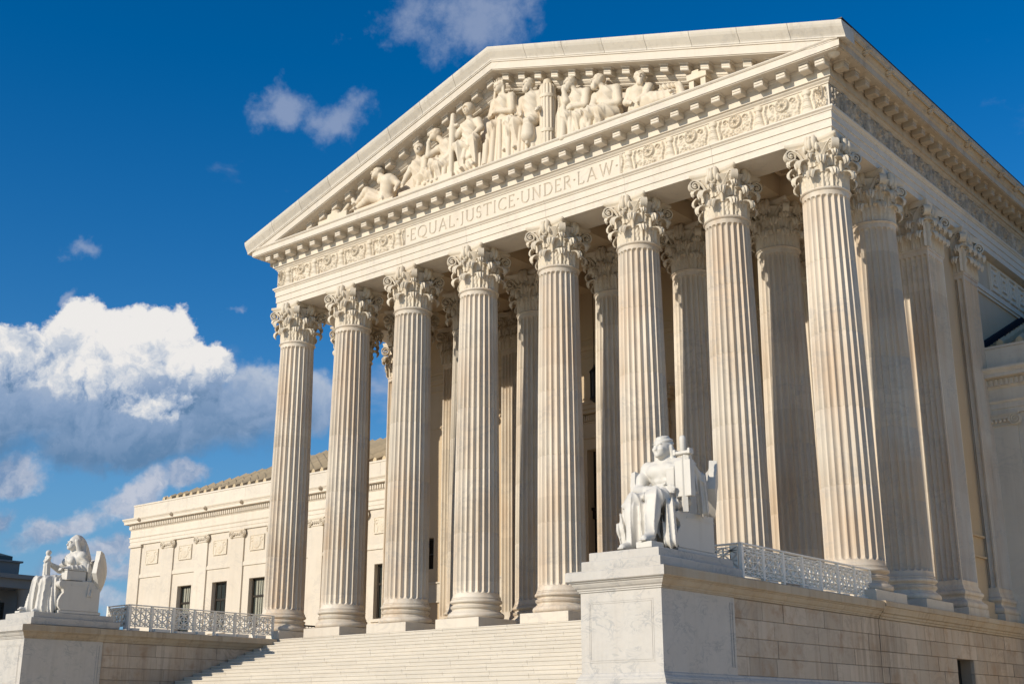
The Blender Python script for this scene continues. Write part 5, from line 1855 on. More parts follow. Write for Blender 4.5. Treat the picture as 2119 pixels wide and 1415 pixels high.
def make_woman():
    t = tag(empty('statue', (-13.2, -11.0, 0.449)), 'white statue of a seated hooded woman holding up a small figure', 'statue', 'seated statues beside the steps')
    link('figure', woman_figure(), t)
    ch = obj('chair', chair_mesh(True), M['white'], t, smooth=40, fix=True)
    obj('chair_back', chair_back(True), M['white'], ch, smooth=40)
    link('figurine', figurine_mesh(), t, (-0.30, -0.10, 1.36)).scale = (1.2, 1.2, 1.1)
    obj('book', MB().cbox(0.42, 0.80, 0.10, 0.86, 1.21, 1.57, 0.02).box(0.40, 0.82, 0.08, 0.88, 1.575, 1.60), M['white'], t)
    obj('foot_block', MB().cbox(-0.42, -0.10, -1.10, -0.60, 0.001, 0.075, 0.012), M['white'], t)


make_man()
make_woman()


# ------------------------------------------------------------------ sculptures in the pediment
ZB = 17.96


def ped_fig(label, head, chest, hip, kn, ft, arms, hd=1.0, lo=None, hi=None, yoff=0.0, extra=None, robe=0.03, crown=None, look=0.0, bulk=1.08):
    """relief figure; joints are (x, z) or (x, y, z) in the plane of the tympanum"""
    def p3(p, y):
        return np.array([p[0], y + yoff, p[1]]) if len(p) == 2 else np.array([p[0], p[1] + yoff, p[2]])
    H, Cc, Hp = p3(head, -1.00), p3(chest, -0.86), p3(hip, -0.78)
    allp = [H, Cc, Hp]
    K = [p3(k, -1.18) for k in kn]
    Fq = [p3(k, -1.12) for k in ft]
    AR = [(p3(e, -1.0), p3(h, -1.18)) for e, h in arms]
    allp += K + Fq + [q for a in AR for q in a]
    A = np.array(allp)
    lo_ = A.min(0) - np.array([0.5, 0.45, 0.45])
    hi_ = A.max(0) + np.array([0.5, 0.5, 0.55])
    lo_[1], hi_[1] = -1.62, -0.36
    lo_[2] = max(lo_[2], ZB - 0.02)
    s = SDF(lo_, hi_, 0.023)
    up = (H - Cc) / np.linalg.norm(H - Cc)
    axis = (Cc - Hp) / (np.linalg.norm(Cc - Hp) + 1e-9)
    sd = np.cross(axis, [0, 1, 0])
    sd /= np.linalg.norm(sd) + 1e-9
    q = bulk
    s.cone(Hp, Hp + (Cc - Hp) * 0.6, 0.36 * q, 0.33 * q, 0.08, folds(9, 3, 9, robe * 0.7)).cone(Hp + (Cc - Hp) * 0.55, Cc, 0.33 * q, 0.36 * q, 0.08, folds(9, 3, 9, robe * 0.6))
    sh = [Cc + up * 0.14 + sd * 0.38 * q, Cc + up * 0.14 - sd * 0.38 * q]
    s.cone(sh[0], sh[1], 0.17 * q, 0.17 * q, 0.1)
    s.cone(Cc + up * 0.2, H - up * 0.1, 0.15, 0.13, 0.06)
    s.ell(H, (0.20 * hd, 0.23 * hd, 0.265 * hd), 0.03)
    fx = look * 0.14
    s.ell(H + np.array([fx, -0.13, -0.10]), (0.135 * hd, 0.13 * hd, 0.15 * hd), 0.05)
    s.cone(H + np.array([fx * 1.4, -0.235, 0.03]), H + np.array([fx * 1.7, -0.285, -0.07]), 0.022, 0.036, 0.02)
    s.box(H + np.array([fx * 1.2, -0.215, 0.055]), (0.12, 0.035, 0.022), 0.02, 0.03)
    for e in (-1, 1):
        s.ell(H + np.array([fx * 1.2 + e * 0.078, -0.255, 0.005]), (0.05, 0.05, 0.032), 0.015, op='sub')
    s.ell(H + np.array([fx * 1.3, -0.27, -0.15]), (0.06, 0.035, 0.016), 0.01, op='sub')
    s.ell(H + np.array([-fx * 0.5, 0.03, 0.09]), (0.235 * hd, 0.25 * hd, 0.22 * hd), 0.02, lambda X, Y, Z: 0.014 * np.sin(38 * X + 9 * Z) * np.cos(31 * Z) + 0 * Y)
    for i, (E, h) in enumerate(AR):
        S_ = min(sh, key=lambda w_: np.linalg.norm(w_ - E))
        s.cone(S_, E, 0.165 * q, 0.13 * q, 0.06).cone(E, h, 0.13 * q, 0.085, 0.05).ell(h, (0.10, 0.085, 0.11), 0.03)
        d = (h - E) / (np.linalg.norm(h - E) + 1e-9)
        n_ = np.cross(d, [0, 1, 0])
        for k in range(4):
            b0 = h + n_ * 0.04 * (k - 1.5) + d * 0.05
            s.cone(b0, b0 + d * 0.14 + np.array([0, 0.03, 0]), 0.026, 0.022, 0.012)
    for i, k in enumerate(K):
        hp = Hp + sd * (0.16 if i == 0 else -0.16) * (1 if len(K) > 1 else 0)
        s.cone(hp, k, 0.29 * q, 0.20 * q, 0.08, folds(6, 8, 9, robe)).cone(k, Fq[i], 0.195 * q, 0.115, 0.06, folds(14, 4, 2, robe))
        s.cone(Fq[i], Fq[i] + np.array([0.04 * (i - 0.5), -0.20, -0.05]), 0.10, 0.07, 0.04)
    if crown:
        crown(s, H)
    if extra:
        extra(s)
    me = s.mesh('pediment_sculpture', M['figure'])
    o = link('pediment_sculpture', me, None, ((29.57 - H[0]) * 0.28 / 34.6, -0.28, -(Cc[2] + 3.3) * 0.28 / 34.6))
    tag(o, label, 'sculpture', 'sculptures in the pediment')
    return o


def liberty_crown(s, H):
    s.cone(H + np.array([-0.2, -0.05, 0.17]), H + np.array([0.2, -0.05, 0.17]), 0.06, 0.06, 0.03)
    for k in range(7):
        a = PI * (0.12 + 0.76 * k / 6)
        s.cone(H + np.array([0.17 * math.cos(a), -0.08, 0.17]), H + np.array([0.27 * math.cos(a), -0.08, 0.22 + 0.22 * math.sin(a)]), 0.035, 0.020, 0.015)
    for e in (-1, 1):
        s.cone(H + np.array([e * 0.2, 0, 0]), H + np.array([e * 0.25, -0.02, -0.42]), 0.07, 0.06, 0.03)


def helmet(s, H):
    s.ell(H + np.array([0, 0.0, 0.08]), (0.265, 0.28, 0.28), 0.02)
    s.ell(H + np.array([0, -0.24, -0.06]), (0.145, 0.12, 0.17), 0.02, op='sub')
    s.ell(H + np.array([0, -0.18, -0.06]), (0.125, 0.10, 0.15), 0.02)
    s.cone(H + np.array([0, -0.26, 0.0]), H + np.array([0, -0.29, -0.08]), 0.022, 0.032, 0.015)


def beard(s, H, look=0):
    s.ell(H + np.array([look * 0.14, -0.17, -0.25]), (0.13, 0.11, 0.15), 0.03, lambda X, Y, Z: 0.016 * np.sin(42 * X) + 0 * Y * Z)


def skirt(x, z0, z1, w_, wob=21.0, y=-1.0, d=0.16):
    """hanging cloth: tubular folds of uneven width, flaring towards the hem"""
    def f(s):
        r_ = np.random.default_rng(int(abs(x) * 1000) + int(w_ * 100))
        n = max(3, int(w_ * 2 / 0.19))
        for k in range(n):
            u = (k + 0.5) / n * 2 - 1 + r_.uniform(-0.06, 0.06)
            dy = (-0.07 if k % 2 else 0.03) + r_.uniform(-0.02, 0.02)
            rr = r_.uniform(0.07, 0.125)
            s.cone((x + u * w_ * 0.80, y + dy + 0.06 * u * u, z1 - 0.05 + 0.06 * r_.uniform(-1, 1)), (x + u * w_ * 1.06 + r_.uniform(-0.05, 0.05), y + dy - 0.06, z0), rr * 0.85, rr * 1.25, 0.035)
        s.box((x, y + 0.12, (z0 + z1) / 2), (w_ * 0.9, d, (z1 - z0) / 2), 0.08, 0.05)
    return f


def seq(*fs):
    def f(s):
        for q in fs:
            q(s)
    return f


def cone_x(a, b, r1, r2, fd=None):
    return lambda s: s.cone(a, b, r1, r2, 0.05, fd)


def plinth_x(x, hw, top, y=-0.95):
    return lambda s: s.box((x, y, (ZB + top) / 2), (hw, 0.36, (top - ZB) / 2), 0.02, 0.03)


# far left: cap, scroll and books
s = SDF((-10.95, -1.4, ZB - 0.02), (-8.85, -0.4, 19.25), 0.03)
s.ell((-9.80, -0.95, 18.72), (0.27, 0.25, 0.28), 0.03).cone((-9.80, -0.95, 18.5), (-9.80, -0.95, 18.62), 0.30, 0.27, 0.03).box((-9.80, -0.95, 18.24), (0.34, 0.3, 0.3), 0.03)
for k in range(6):
    s.cone((-9.80 + 0.24 * math.cos(k), -0.95 + 0.24 * math.sin(k), 18.86), (-9.80 + 0.25 * math.cos(k), -0.95 + 0.25 * math.sin(k), 19.02), 0.04, 0.03, 0.02)
for k in range(7):
    s.ell((-10.55 + 0.1 * k, -1.0 + 0.06 * (k % 2), 18.40 + 0.05 * k), (0.12, 0.12, 0.10), 0.03)
s.box((-10.2, -0.95, 18.14), (0.55, 0.3, 0.22), 0.03)
for k in range(6):
    s.ell((-9.30 + 0.07 * k, -1.02, 18.50 + 0.05 * k), (0.13, 0.12, 0.09), 0.02)
s.box((-9.15, -0.95, 18.2), (0.3, 0.3, 0.26), 0.03)
tag(link('pediment_sculpture', s.mesh('pediment_sculpture', M['figure'])), 'carved cap and heaped objects in the far left corner of the pediment', 'sculpture', 'sculptures in the pediment')

ped_fig('reclining bare youth propped on his arm near the left corner of the pediment', (-7.19, 19.78), (-6.55, -0.9, 19.22), (-6.75, -0.8, 18.45), [(-7.62, 18.98), (-7.45, 18.62)], [(-8.35, 18.62), (-8.30, 18.38)],
        [((-6.75, 18.85), (-6.70, 18.42)), ((-5.95, -0.9, 18.95), (-5.85, 18.62))], robe=0.008, look=-0.5, extra=seq(plinth_x(-7.1, 1.2, 18.25), cone_x((-8.6, -1.1, 18.9), (-8.3, -1.1, 18.4), 0.10, 0.12)))
ped_fig('seated robed man leaning on his left arm, right of the reclining youth', (-4.64, 20.12), (-4.78, 19.42), (-4.62, 18.75), [(-4.05, 18.85), (-3.80, 18.70)], [(-3.95, 18.30), (-3.60, 18.30)],
        [((-5.35, -1.0, 19.10), (-5.40, 18.72)), ((-4.30, 19.05), (-4.05, 18.90))], look=0.5, extra=seq(plinth_x(-4.7, 0.85, 18.3), skirt(-4.35, 18.1, 18.8, 0.55)))
ped_fig('robed man in profile holding his chin, between the leaning man and the soldier', (-3.70, 20.52), (-3.12, -0.8, 19.86), (-3.0, -0.75, 19.10), [(-3.65, 19.15), (-3.35, 18.95)], [(-3.75, 18.4), (-3.3, 18.35)],
        [((-3.98, -1.1, 19.62), (-3.90, -1.2, 20.16)), ((-2.75, 19.4), (-3.1, 19.1))], look=-0.6, bulk=1.14, extra=seq(plinth_x(-3.2, 0.75, 18.4), skirt(-3.45, 18.2, 19.5, 0.45), skirt(-2.95, 18.1, 18.9, 0.4, 16)))
ped_fig('helmeted soldier seated with an upright sword, left of the crowned woman', (-1.81, 21.05), (-1.80, 20.30), (-1.78, 19.45), [(-1.33, 19.55), (-2.22, 19.5)], [(-1.27, 18.45), (-1.98, 18.45)],
        [((-1.12, -1.0, 20.05), (-1.35, 19.75)), ((-2.45, -1.0, 20.05), (-2.52, -1.15, 20.45))], look=0.0, bulk=1.12, crown=helmet,
        extra=seq(plinth_x(-1.8, 0.75, 18.9, -0.75), cone_x((-2.62, -1.15, 18.3), (-2.56, -1.15, 20.45), 0.10, 0.16), cone_x((-2.56, -1.15, 20.45), (-2.54, -1.15, 21.0), 0.14, 0.11), cone_x((-2.78, -1.15, 20.48), (-2.30, -1.15, 20.50), 0.07, 0.07),
                  skirt(-1.75, 18.9, 19.4, 0.5), cone_x((-2.3, -0.95, 18.3), (-1.6, -1.0, 18.5), 0.22, 0.25, folds(14, 5, 9, 0.04))))
ped_fig('crowned woman seated in the middle of the pediment with folded arms', (-0.12, 21.50), (0.02, 20.80), (0.06, 19.90), [(-0.36, 19.80), (0.62, 19.72)], [(-0.62, 18.55), (0.34, 18.55)],
        [((0.58, -1.05, 20.25), (-0.10, -1.30, 20.32)), ((-0.55, -1.0, 20.35), (-0.35, -1.25, 20.25))], look=-0.15, bulk=1.15, crown=liberty_crown,
        extra=seq(plinth_x(0.05, 0.8, 19.3, -0.72), skirt(0.0, 18.1, 19.9, 0.62, 19, -1.12), skirt(-0.55, 18.05, 19.2, 0.32, 24, -1.2), skirt(0.55, 18.05, 19.6, 0.25, 24, -1.1), cone_x((0.40, -0.9, 21.05), (0.75, -0.85, 20.1), 0.14, 0.16, folds(16, 4, 2, 0.04))))
ped_fig('bearded bare chested man seated beside the fluted bundle of rods', (1.41, 21.10), (1.52, 20.42), (1.52, 19.65), [(0.86, 19.58), (1.55, 19.35)], [(0.92, 18.5), (1.55, 18.45)],
        [((1.02, -1.0, 20.05), (1.20, -1.25, 19.80)), ((2.0, -0.9, 19.95), (2.05, -1.25, 19.72))], look=-0.2, bulk=1.14, crown=lambda s, H: beard(s, H, -0.2), robe=0.02,
        extra=seq(plinth_x(1.45, 0.65, 19.1, -0.72), skirt(1.25, 18.1, 19.5, 0.50, 17, -1.05), cone_x((1.55, -1.2, 18.75), (1.55, -1.2, 19.05), 0.30, 0.26)))
# bundle of rods (fasces)
fz = MB()
rows = []
for z, r in ((ZB, 0.30), (20.6, 0.30), (20.66, 0.27), (20.72, 0.24)):
    rows.append([(2.40 + (r + 0.035 * abs(math.cos(7 * t))) * math.cos(t), -1.02 + (r + 0.035 * abs(math.cos(7 * t))) * math.sin(t), z) for t in np.linspace(0, 2 * PI, 112, endpoint=False)])
fz.grid(np.array(rows), cv=True)
fz.lathe([(0.26, 20.70), (0.20, 20.76), (0.16, 20.95), (0.05, 21.02)], 16, (2.40, -1.02))
fas = tag(obj('fasces', fz, M['figure'], smooth=45), 'tall fluted bundle of rods standing upright right of the pediment centre', 'sculpture', 'sculptures in the pediment')
b = MB().lathe([(0.35, 18.6), (0.355, 18.62), (0.355, 18.72), (0.35, 18.74)], 40, (2.40, -1.02)).lathe([(0.35, 20.1), (0.355, 20.12), (0.355, 20.22), (0.35, 20.24)], 40, (2.40, -1.02))
obj('band', b, M['figure'], fas, smooth=40)
ped_fig('bearded elder with hand raised to his chin, right of the bundle of rods', (3.50, 20.42), (3.80, -0.82, 19.75), (3.80, 18.98), [(3.45, 19.0), (4.02, 18.8)], [(3.30, 18.2), (3.95, 18.15)],
        [((3.45, -1.2, 19.58), (3.38, -1.26, 20.12)), ((4.22, 19.30), (3.72, -1.25, 19.26))], look=-0.3, bulk=1.14, crown=lambda s, H: beard(s, H, -0.3),
        extra=seq(plinth_x(3.7, 0.7, 18.5, -0.72), skirt(3.38, 18.05, 19.5, 0.34, 17, -1.15), skirt(3.9, 18.05, 19.0, 0.42, 19, -1.05), cone_x((2.95, -0.8, 20.0), (2.95, -0.85, 18.4), 0.2, 0.26, folds(15, 4, 1, 0.05))))
ped_fig('broad robed bearded man seated with hands on his lap, right part of the pediment', (4.85, 20.05), (5.18, -0.82, 19.38), (5.20, 18.68), [(4.55, 18.80), (5.05, 18.68)], [(4.30, 18.15), (4.85, 18.12)],
        [((5.72, -0.95, 18.92), (5.10, -1.22, 18.84)), ((4.62, -1.05, 19.05), (4.86, -1.25, 18.80))], look=-0.6, bulk=1.22, crown=lambda s, H: beard(s, H, -0.6),
        extra=seq(plinth_x(5.1, 0.8, 18.35, -0.72), skirt(4.65, 18.0, 18.8, 0.45, 17, -1.05)))
ped_fig('bare reclining man turning his bearded head to the right, low in the pediment', (6.78, 19.50), (6.62, 18.98), (6.55, 18.40), [(7.35, 18.45), (7.5, 18.25)], [(8.25, 18.38), (8.3, 18.2)],
        [((6.12, -1.0, 18.72), (6.40, -1.22, 18.55)), ((7.05, -1.05, 18.75), (6.85, -1.25, 18.52))], look=0.6, bulk=1.05, robe=0.01, crown=lambda s, H: beard(s, H, 0.6),
        extra=seq(plinth_x(6.9, 1.1, 18.15, -0.85), cone_x((7.75, -1.05, 18.72), (8.45, -1.05, 18.62), 0.16, 0.13, folds(20, 5, 12, 0.04)), cone_x((8.45, -1.05, 18.6), (8.55, -1.05, 18.2), 0.13, 0.15)))
bn = MB()
bn.cbox(8.86, 9.66, -1.2, -0.55, 18.52, 18.78, 0.02).cbox(8.92, 9.12, -1.15, -0.6, ZB, 18.518, 0.02).cbox(9.40, 9.60, -1.15, -0.6, ZB, 18.518, 0.02).cbox(9.0, 9.3, -1.1, -0.6, 18.782, 18.95, 0.03)
tag(obj('pediment_sculpture', bn, M['figure']), 'carved bench with stacked tablets in the right corner of the pediment', 'sculpture', 'sculptures in the pediment')


# ------------------------------------------------------------------ wings of the building
WY = 11.6


def ionic_mb():
    """pilaster capital, centred on x = 0, face at y = 0, top at z = 0"""
    b = MB()
    b.box(-0.72, 0.72, -0.10, 0.05, -0.07, 0.0).box(-0.62, 0.62, -0.07, 0.05, -0.20, -0.072)
    for k in range(5):
        P = [[(-0.32 + 0.16 * k + 0.065 * math.cos(a) * math.cos(t), -0.07 - 0.05 * math.cos(a) * abs(math.sin(t)), -0.27 + 0.075 * math.sin(a)) for t in np.linspace(0, PI, 6)] for a in np.linspace(-PI / 2, PI / 2, 6)]
        b.grid(np.array(P))
    for q in (-1, 1):
        c = (q * 0.56, -0.075, -0.255)
        b.lathe([(0.02, 0), (0.235, 0.0), (0.245, 0.02), (0.235, 0.04)], 24)
        n = 4 * 24
        V = b.V[-1]
        b.V[-1] = np.column_stack([V[:, 0] + c[0], c[1] + 0.05 - V[:, 2] * 0.8, V[:, 1] + c[2]])
        pts = []
        for k in range(44):
            t = k / 43
            a = PI / 2 + q * t * 2.4 * 2 * PI
            r = 0.225 * (1 - t) ** 0.9 + 0.018
            pts.append((c[0] + r * math.cos(a), c[1] - 0.01, c[2] + r * math.sin(a)))
        b.tube(pts, 0.026, 6)
    b.box(-0.56, 0.56, -0.085, 0.05, -0.10, -0.073).box(-0.60, 0.60, -0.045, 0.05, -0.46, -0.42)
    return b


ion_me = ionic_mb().mesh('ionic_capital', M['carved'], 40, fix=False)


def shield_fn(X, Z):
    u, v = X, Z - 0.45
    fr = 0.03 * ((np.abs(X) > 0.62) | (Z < 0.05) | (Z > 0.87))
    R = np.sqrt((u / 0.34) ** 2 + ((v - 0.02) / 0.36) ** 2)
    sh = 0.07 * np.sqrt(np.clip(1 - R ** 2, 0, 1)) + 0.02 * (np.abs(R - 0.96) < 0.07)
    r2 = np.sqrt(u ** 2 + (v - 0.05) ** 2)
    sh = sh + 0.035 * np.exp(-(r2 / 0.08) ** 2) + 0.02 * np.exp(-((r2 - 0.15) / 0.02) ** 2)
    sc = 0
    for q in (-1, 1):
        Rc = np.hypot(u - q * 0.46, v - 0.18)
        Ac = np.arctan2(v - 0.18, q * (u - q * 0.46))
        sc = sc + 0.045 * np.exp(-((Rc - 0.04 - 0.02 * (Ac + PI)) / 0.025) ** 2)
        sc = sc + 0.04 * np.exp(-((u - q * (0.42 + 0.05 * np.sin(9 * v))) / 0.035) ** 2) * (v < 0.02)
    return np.maximum(np.maximum(fr, sh), sc)


shield_me = height_panel(1.34, 0.92, 0.02, shield_fn, M['carved'], 'carved_panel')


def make_window(par, x, z0, z1, wy, w_=1.44, blind=0.5):
    h = w_ / 2
    b = MB()
    y0, y1 = wy + 0.28, wy + 0.38
    zm = z1 - (z1 - z0) * 0.36
    for a, c, e, f in ((-h, -h + 0.11, z0, z1), (h - 0.11, h, z0, z1), (-h + .111, h - .111, z1 - 0.10, z1), (-h + .111, h - .111, z0, z0 + 0.10), (-h + .111, h - .111, zm - 0.06, zm + 0.06)):
        b.box(x + a, x + c, y0, y1, e, f)
    for u in (-0.20, 0.20):
        b.box(x + u - 0.025, x + u + 0.025, y0 + 0.03, y1 - 0.01, z0 + 0.101, zm - 0.061)
        b.box(x + u - 0.025, x + u + 0.025, y0 + 0.03, y1 - 0.01, zm + 0.061, z1 - 0.101)
    o = obj('window', b, M['bronze'], par)
    obj('glass', MB().box(x - h + 0.1, x + h - 0.1, wy + 0.345, wy + 0.355, z0 + 0.09, z1 - 0.09), M['glass'], o)
    bl = MB()
    n = int((z1 - z0) * blind / 0.06)
    for k in range(n):
        z = z1 - 0.12 - k * 0.06
        for q in (-1, 1):
            xa, xb = sorted((x + q * 0.03, x + q * 0.30))
            bl.box(x + (-0.42 if q < 0 else 0.03), x + (-0.03 if q < 0 else 0.42), wy + 0.332, wy + 0.342, z - 0.048, z)
    if n:
        obj('blind', bl, M['blind'], o)
    return o


def make_wing(sg, label):
    t = tag(empty('wing', (0, 0, 0)), label, 'building wing', 'wings of the building')
    xo, xi = 43.05, 13.66

    def bx(x0, x1, *r):
        a, c = sorted((sg * x0, sg * x1))
        return (a, c, *r)
    bays = [41.27 - 3.566 * k for k in range(8)]
    pil = [(42.45, 0.60)] + [(38.84 - 3.566 * k, 0.60) for k in range(7)] + [(14.27, 0.60)]
    wx = [36.90 - 3.566 * k for k in range(6)] + [36.90 - 3.566 * 6]
    wx = [w_ for w_ in wx if w_ > 15.2]
    Z0, Z1 = 1.95, 4.87
    hol = []
    for w_ in wx:
        a, c = sorted((sg * (w_ - 0.72), sg * (w_ + 0.72)))
        hol.append((a, c, Z0, Z1))
    a, c = sorted((sg * xi, sg * xo))
    obj('wall', wall_with_holes(a, c, GROUND, 7.86, WY, WY + 0.5, hol), M['marble'], t)
    obj('end_wall', MB().box(*bx(xo - 0.5, xo, WY + 0.502, WY + 17.0, GROUND, 9.0)), M['marble'], t)
    for k, w_ in enumerate(wx):
        make_window(t, sg * w_, Z0, Z1, WY, blind=(0.55, 0.0, 0.85, 0.6, 0.9, 0.4, 0.7)[k % 7])
        obj('window_sill', MB().box(*bx(w_ - 0.85, w_ + 0.85, WY - 0.10, WY + 0.27, Z0 - 0.16, Z0 - 0.004)), M['marble'], t)
    # pilasters
    for k, (px_, hw) in enumerate(pil):
        b = MB().box(*bx(px_ - hw, px_ + hw, WY - 0.10, WY - 0.002, -1.0, 7.40 if k else 7.86))
        p = obj('pilaster', b, M['marble'], t)
        if k:
            link('ionic_capital', ion_me, p, (sg * px_, WY - 0.101, 7.86))
            obj('neck', MB().box(*bx(px_ - hw + 0.002, px_ + hw - 0.002, WY - 0.099, WY - 0.002, 7.402, 7.86)), M['marble'], p)
        else:
            obj('capital', MB().box(*bx(px_ - hw - 0.10, px_ + hw + 0.08, WY - 0.20, WY - 0.102, 7.70, 7.855)), M['marble'], p)
    # bands and carved panels between pilasters
    for k in range(len(pil) - 1):
        x1, x0 = pil[k][0] - 0.602, pil[k + 1][0] + 0.602
        obj('band', MB().box(*bx(x0, x1, WY - 0.07, WY - 0.002, 5.66, 5.86)).box(*bx(x0, x1, WY - 0.04, WY - 0.002, 5.861, 5.92)), M['marble'], t)
        link('carved_panel', shield_me, t, (sg * (x0 + x1) / 2 + 0.03, WY - 0.045, 6.50))
    # entablature, cornice, parapet
    PR = [(-0.4, 7.862), (0.10, 7.862), (0.10, 8.06), (0.13, 8.07), (0.13, 8.28), (0.15, 8.30), (0.18, 8.35), (0.18, 8.39), (0.11, 8.40), (0.11, 8.84), (0.14, 8.87), (0.17, 8.91), (0.17, 8.93), (0.20, 8.932), (0.20, 9.20), (0.25, 9.215), (0.28, 9.235), (0.46, 9.24), (0.46, 9.39), (0.48, 9.41), (0.50, 9.46), (0.54, 9.50), (0.56, 9.55), (0.56, 9.60), (0.05, 9.62), (-0.4, 9.62)]
    A = [(sg * xi, WY - o_, z) for o_, z in PR]
    B = [(sg * (xo + o_), WY - o_, z) for o_, z in PR]
    C = [(sg * (xo + o_), WY + 17.0, z) for o_, z in PR]
    obj('cornice', MB().prism(A, B), M['marble'], t, fix=True)
    obj('cornice', MB().prism(B, C), M['marble'], t, fix=True)
    dn = MB()
    n = int((xo - xi) / 0.19)
    for k in range(n):
        x = xi + 0.1 + k * 0.19
        dn.box(*bx(x - 0.055, x + 0.055, WY - 0.27, WY - 0.202, 8.95, 9.19))
    d_ = obj('dentils', dn, M['marble'], t)
    d_['kind'] = 'stuff'
    for x0, x1 in ((13.66, 19.5), (19.5, 25.4), (25.4, 31.3), (31.3, 37.2), (37.2, 43.08)):
        obj('parapet_block', MB().cbox(*bx(x0 + 0.004, x1 - 0.004, WY - 0.06, WY + 0.40, 9.622, 10.46), 0.01), M['marble'], t)
    obj('parapet_block', MB().box(*bx(42.6, 43.08, WY + 0.41, WY + 17, 9.622, 10.46)), M['marble'], t)
    obj('parapet_coping', MB().box(*bx(13.66, 43.11, WY - 0.09, WY + 0.45, 10.462, 10.56)), M['marble'], t)
    for k in range(9):
        x = 41.70 - 3.566 * k
        if x > 14.5:
            link('lion_head', lion_me, t, (sg * x, WY - 0.52, 9.44), 0, (0.55, 0.6, 0.55))
    # hipped roof with raised cover tiles
    x_e, y_e, z_e, slp, ridge = 40.4, WY + 0.42, 10.58, 0.45, 8.2
    yr, zr = y_e + ridge, z_e + slp * ridge
    rb = MB()
    V = [(sg * x_e, y_e, z_e), (sg * xi, y_e, z_e), (sg * xi, yr, zr), (sg * (x_e - ridge), yr, zr), (sg * x_e, yr + ridge, z_e), (sg * xi, yr + ridge, z_e)]
    rb.add(V, [(0, 1, 2, 3), (0, 3, 4), (4, 3, 2, 5), (0, 4, 5, 1), (1, 5, 2)])
    rf_ = obj('roof', rb, M['tile'], t, fix=True)
    n = int((x_e - xi) / 0.74)
    for k in range(n + 1):
        x = x_e - 0.05 - k * 0.74
        if x < xi + 0.1:
            break
        up_ = min(ridge, max(0.25, x_e - x))
        P = []
        nseg = max(2, int(up_ / 0.55))
        for q in range(nseg + 1):
            f = up_ * q / nseg
            for dz in ((0.0, 0.08) if 0 < q < nseg else (0.0,)):
                zz = z_e + slp * f
                P.append([(sg * (x - 0.16), y_e + f - 0.10, zz + 0.0), (sg * (x - 0.13), y_e + f - 0.10, zz + 0.22 - dz), (sg * x, y_e + f - 0.10, zz + 0.33 - dz), (sg * (x + 0.13), y_e + f - 0.10, zz + 0.22 - dz), (sg * (x + 0.16), y_e + f - 0.10, zz + 0.0)])
        b = MB().grid(np.array(P))
        b.F.append((0, 1, 2, 3, 4))
        obj('cover_tile', b, M['tile'], rf_, fix=True)
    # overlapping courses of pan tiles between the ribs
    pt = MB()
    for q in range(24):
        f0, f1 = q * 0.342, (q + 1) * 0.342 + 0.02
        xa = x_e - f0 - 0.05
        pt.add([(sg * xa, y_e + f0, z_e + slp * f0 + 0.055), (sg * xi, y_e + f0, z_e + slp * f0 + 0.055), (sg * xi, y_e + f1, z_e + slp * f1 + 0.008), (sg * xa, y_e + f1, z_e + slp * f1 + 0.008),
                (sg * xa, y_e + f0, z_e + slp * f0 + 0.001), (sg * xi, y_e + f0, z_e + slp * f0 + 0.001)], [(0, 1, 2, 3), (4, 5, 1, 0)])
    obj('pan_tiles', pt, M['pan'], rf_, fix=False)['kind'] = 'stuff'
    hp = MB().tube([(sg * (x_e + 0.05), y_e - 0.05, z_e + 0.05), (sg * (x_e - ridge), yr, zr + 0.08)], 0.16, 8).tube([(sg * (x_e - ridge), yr, zr + 0.08), (sg * xi, yr, zr + 0.08)], 0.16, 8)
    obj('ridge_tiles', hp, M['tile'], rf_)
    fl = MB().prism([(sg * (SWX + 0.03), y_e + 0.0, z_e + 0.02), (sg * (SWX + 0.10), y_e, z_e + 0.02), (sg * (SWX + 0.10), y_e, z_e + 0.30), (sg * (SWX + 0.03), y_e, z_e + 0.34)],
                    [(sg * (SWX + 0.03), yr, zr + 0.02), (sg * (SWX + 0.10), yr, zr + 0.02), (sg * (SWX + 0.10), yr, zr + 0.30), (sg * (SWX + 0.03), yr, zr + 0.34)])
    obj('flashing', fl, M['lead'], rf_, fix=True)
    return t


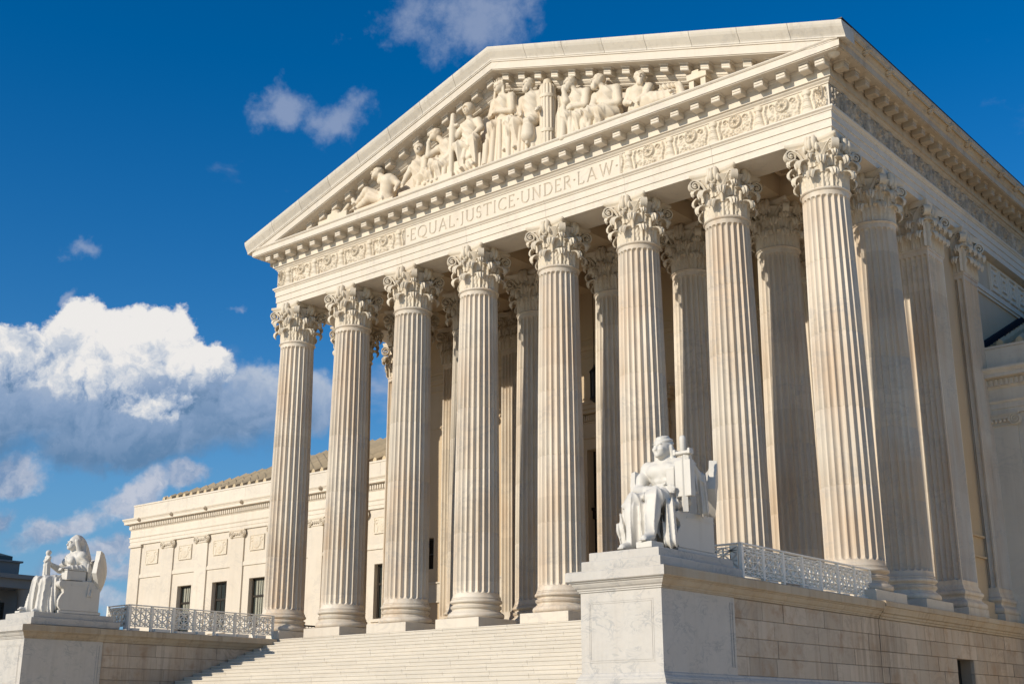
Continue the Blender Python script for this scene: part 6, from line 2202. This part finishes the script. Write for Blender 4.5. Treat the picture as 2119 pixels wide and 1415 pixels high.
make_wing(-1, 'long low left wing with sash windows, flat pilasters and a pale tiled roof')
make_wing(1, 'right wing in shade, seen only as a strip at the picture edge')

# ------------------------------------------------------------------ distant building at the left edge
fbd = tag(empty('distant_building', (0, 0, 0)), 'dark grey columned building far off behind the hooded statue at the left edge', 'building')
bx0, bx1, by0, by1 = -100.0, -69.5, -26.0, 20.2
obj('wall', MB().box(bx0, bx1 - 2.2, by0, by1, GROUND, 7.34), M['far'], fbd)
obj('cornice', MB().box(bx0, bx1, by0, by1, 7.35, 8.1).box(bx0, bx1 + 0.4, by0, by1 + 0.4, 8.102, 8.45), M['far'], fbd)
obj('attic', MB().box(bx0, bx1 - 2.6, by0, by1 - 0.6, 8.452, 9.75).box(bx0, bx1 - 2.4, by0, by1 - 0.4, 9.752, 9.9), M['far'], fbd)
rp = [(bx0, by0), (bx1 - 3.0, by0), (bx1 - 3.0, by1 - 1.1), (bx0, by1 - 1.1)]
obj('roof', MB().prism([(x, y, 9.95) for x, y in rp], [(x, y, 10.3) for x, y in rp]).prism([(x, y, 10.302) for x, y in rp], [(bx0 + 12, by0 + 9, 14.5), (bx1 - 14, by0 + 9, 14.5), (bx1 - 14, by1 - 14, 14.5), (bx0 + 12, by1 - 14, 14.5)]), M['far_roof'], fbd, fix=True)
fc = MB().lathe([(0.70, GROUND), (0.70, -4.4), (0.60, -4.3), (0.52, 6.6), (0.62, 6.9), (0.72, 7.34)], 20).mesh('column', M['far'], 35)
for k in range(12):
    y = by1 - 0.9 - 3.4 * k
    link('column', fc, fbd, (bx1 - 0.75, y, 0))
    if k < 11:
        w_ = obj('window', MB().box(bx1 - 2.19, bx1 - 2.15, y - 2.45, y - 0.95, -3.4, 6.3), M['glass'], fbd)
        obj('frame', MB().box(bx1 - 2.145, bx1 - 2.09, y - 2.45, y - 2.33, -3.4, 6.3).box(bx1 - 2.145, bx1 - 2.09, y - 1.07, y - 0.95, -3.4, 6.3).box(bx1 - 2.145, bx1 - 2.09, y - 2.329, y - 1.071, 0.5, 0.75), M['bronze'], w_)
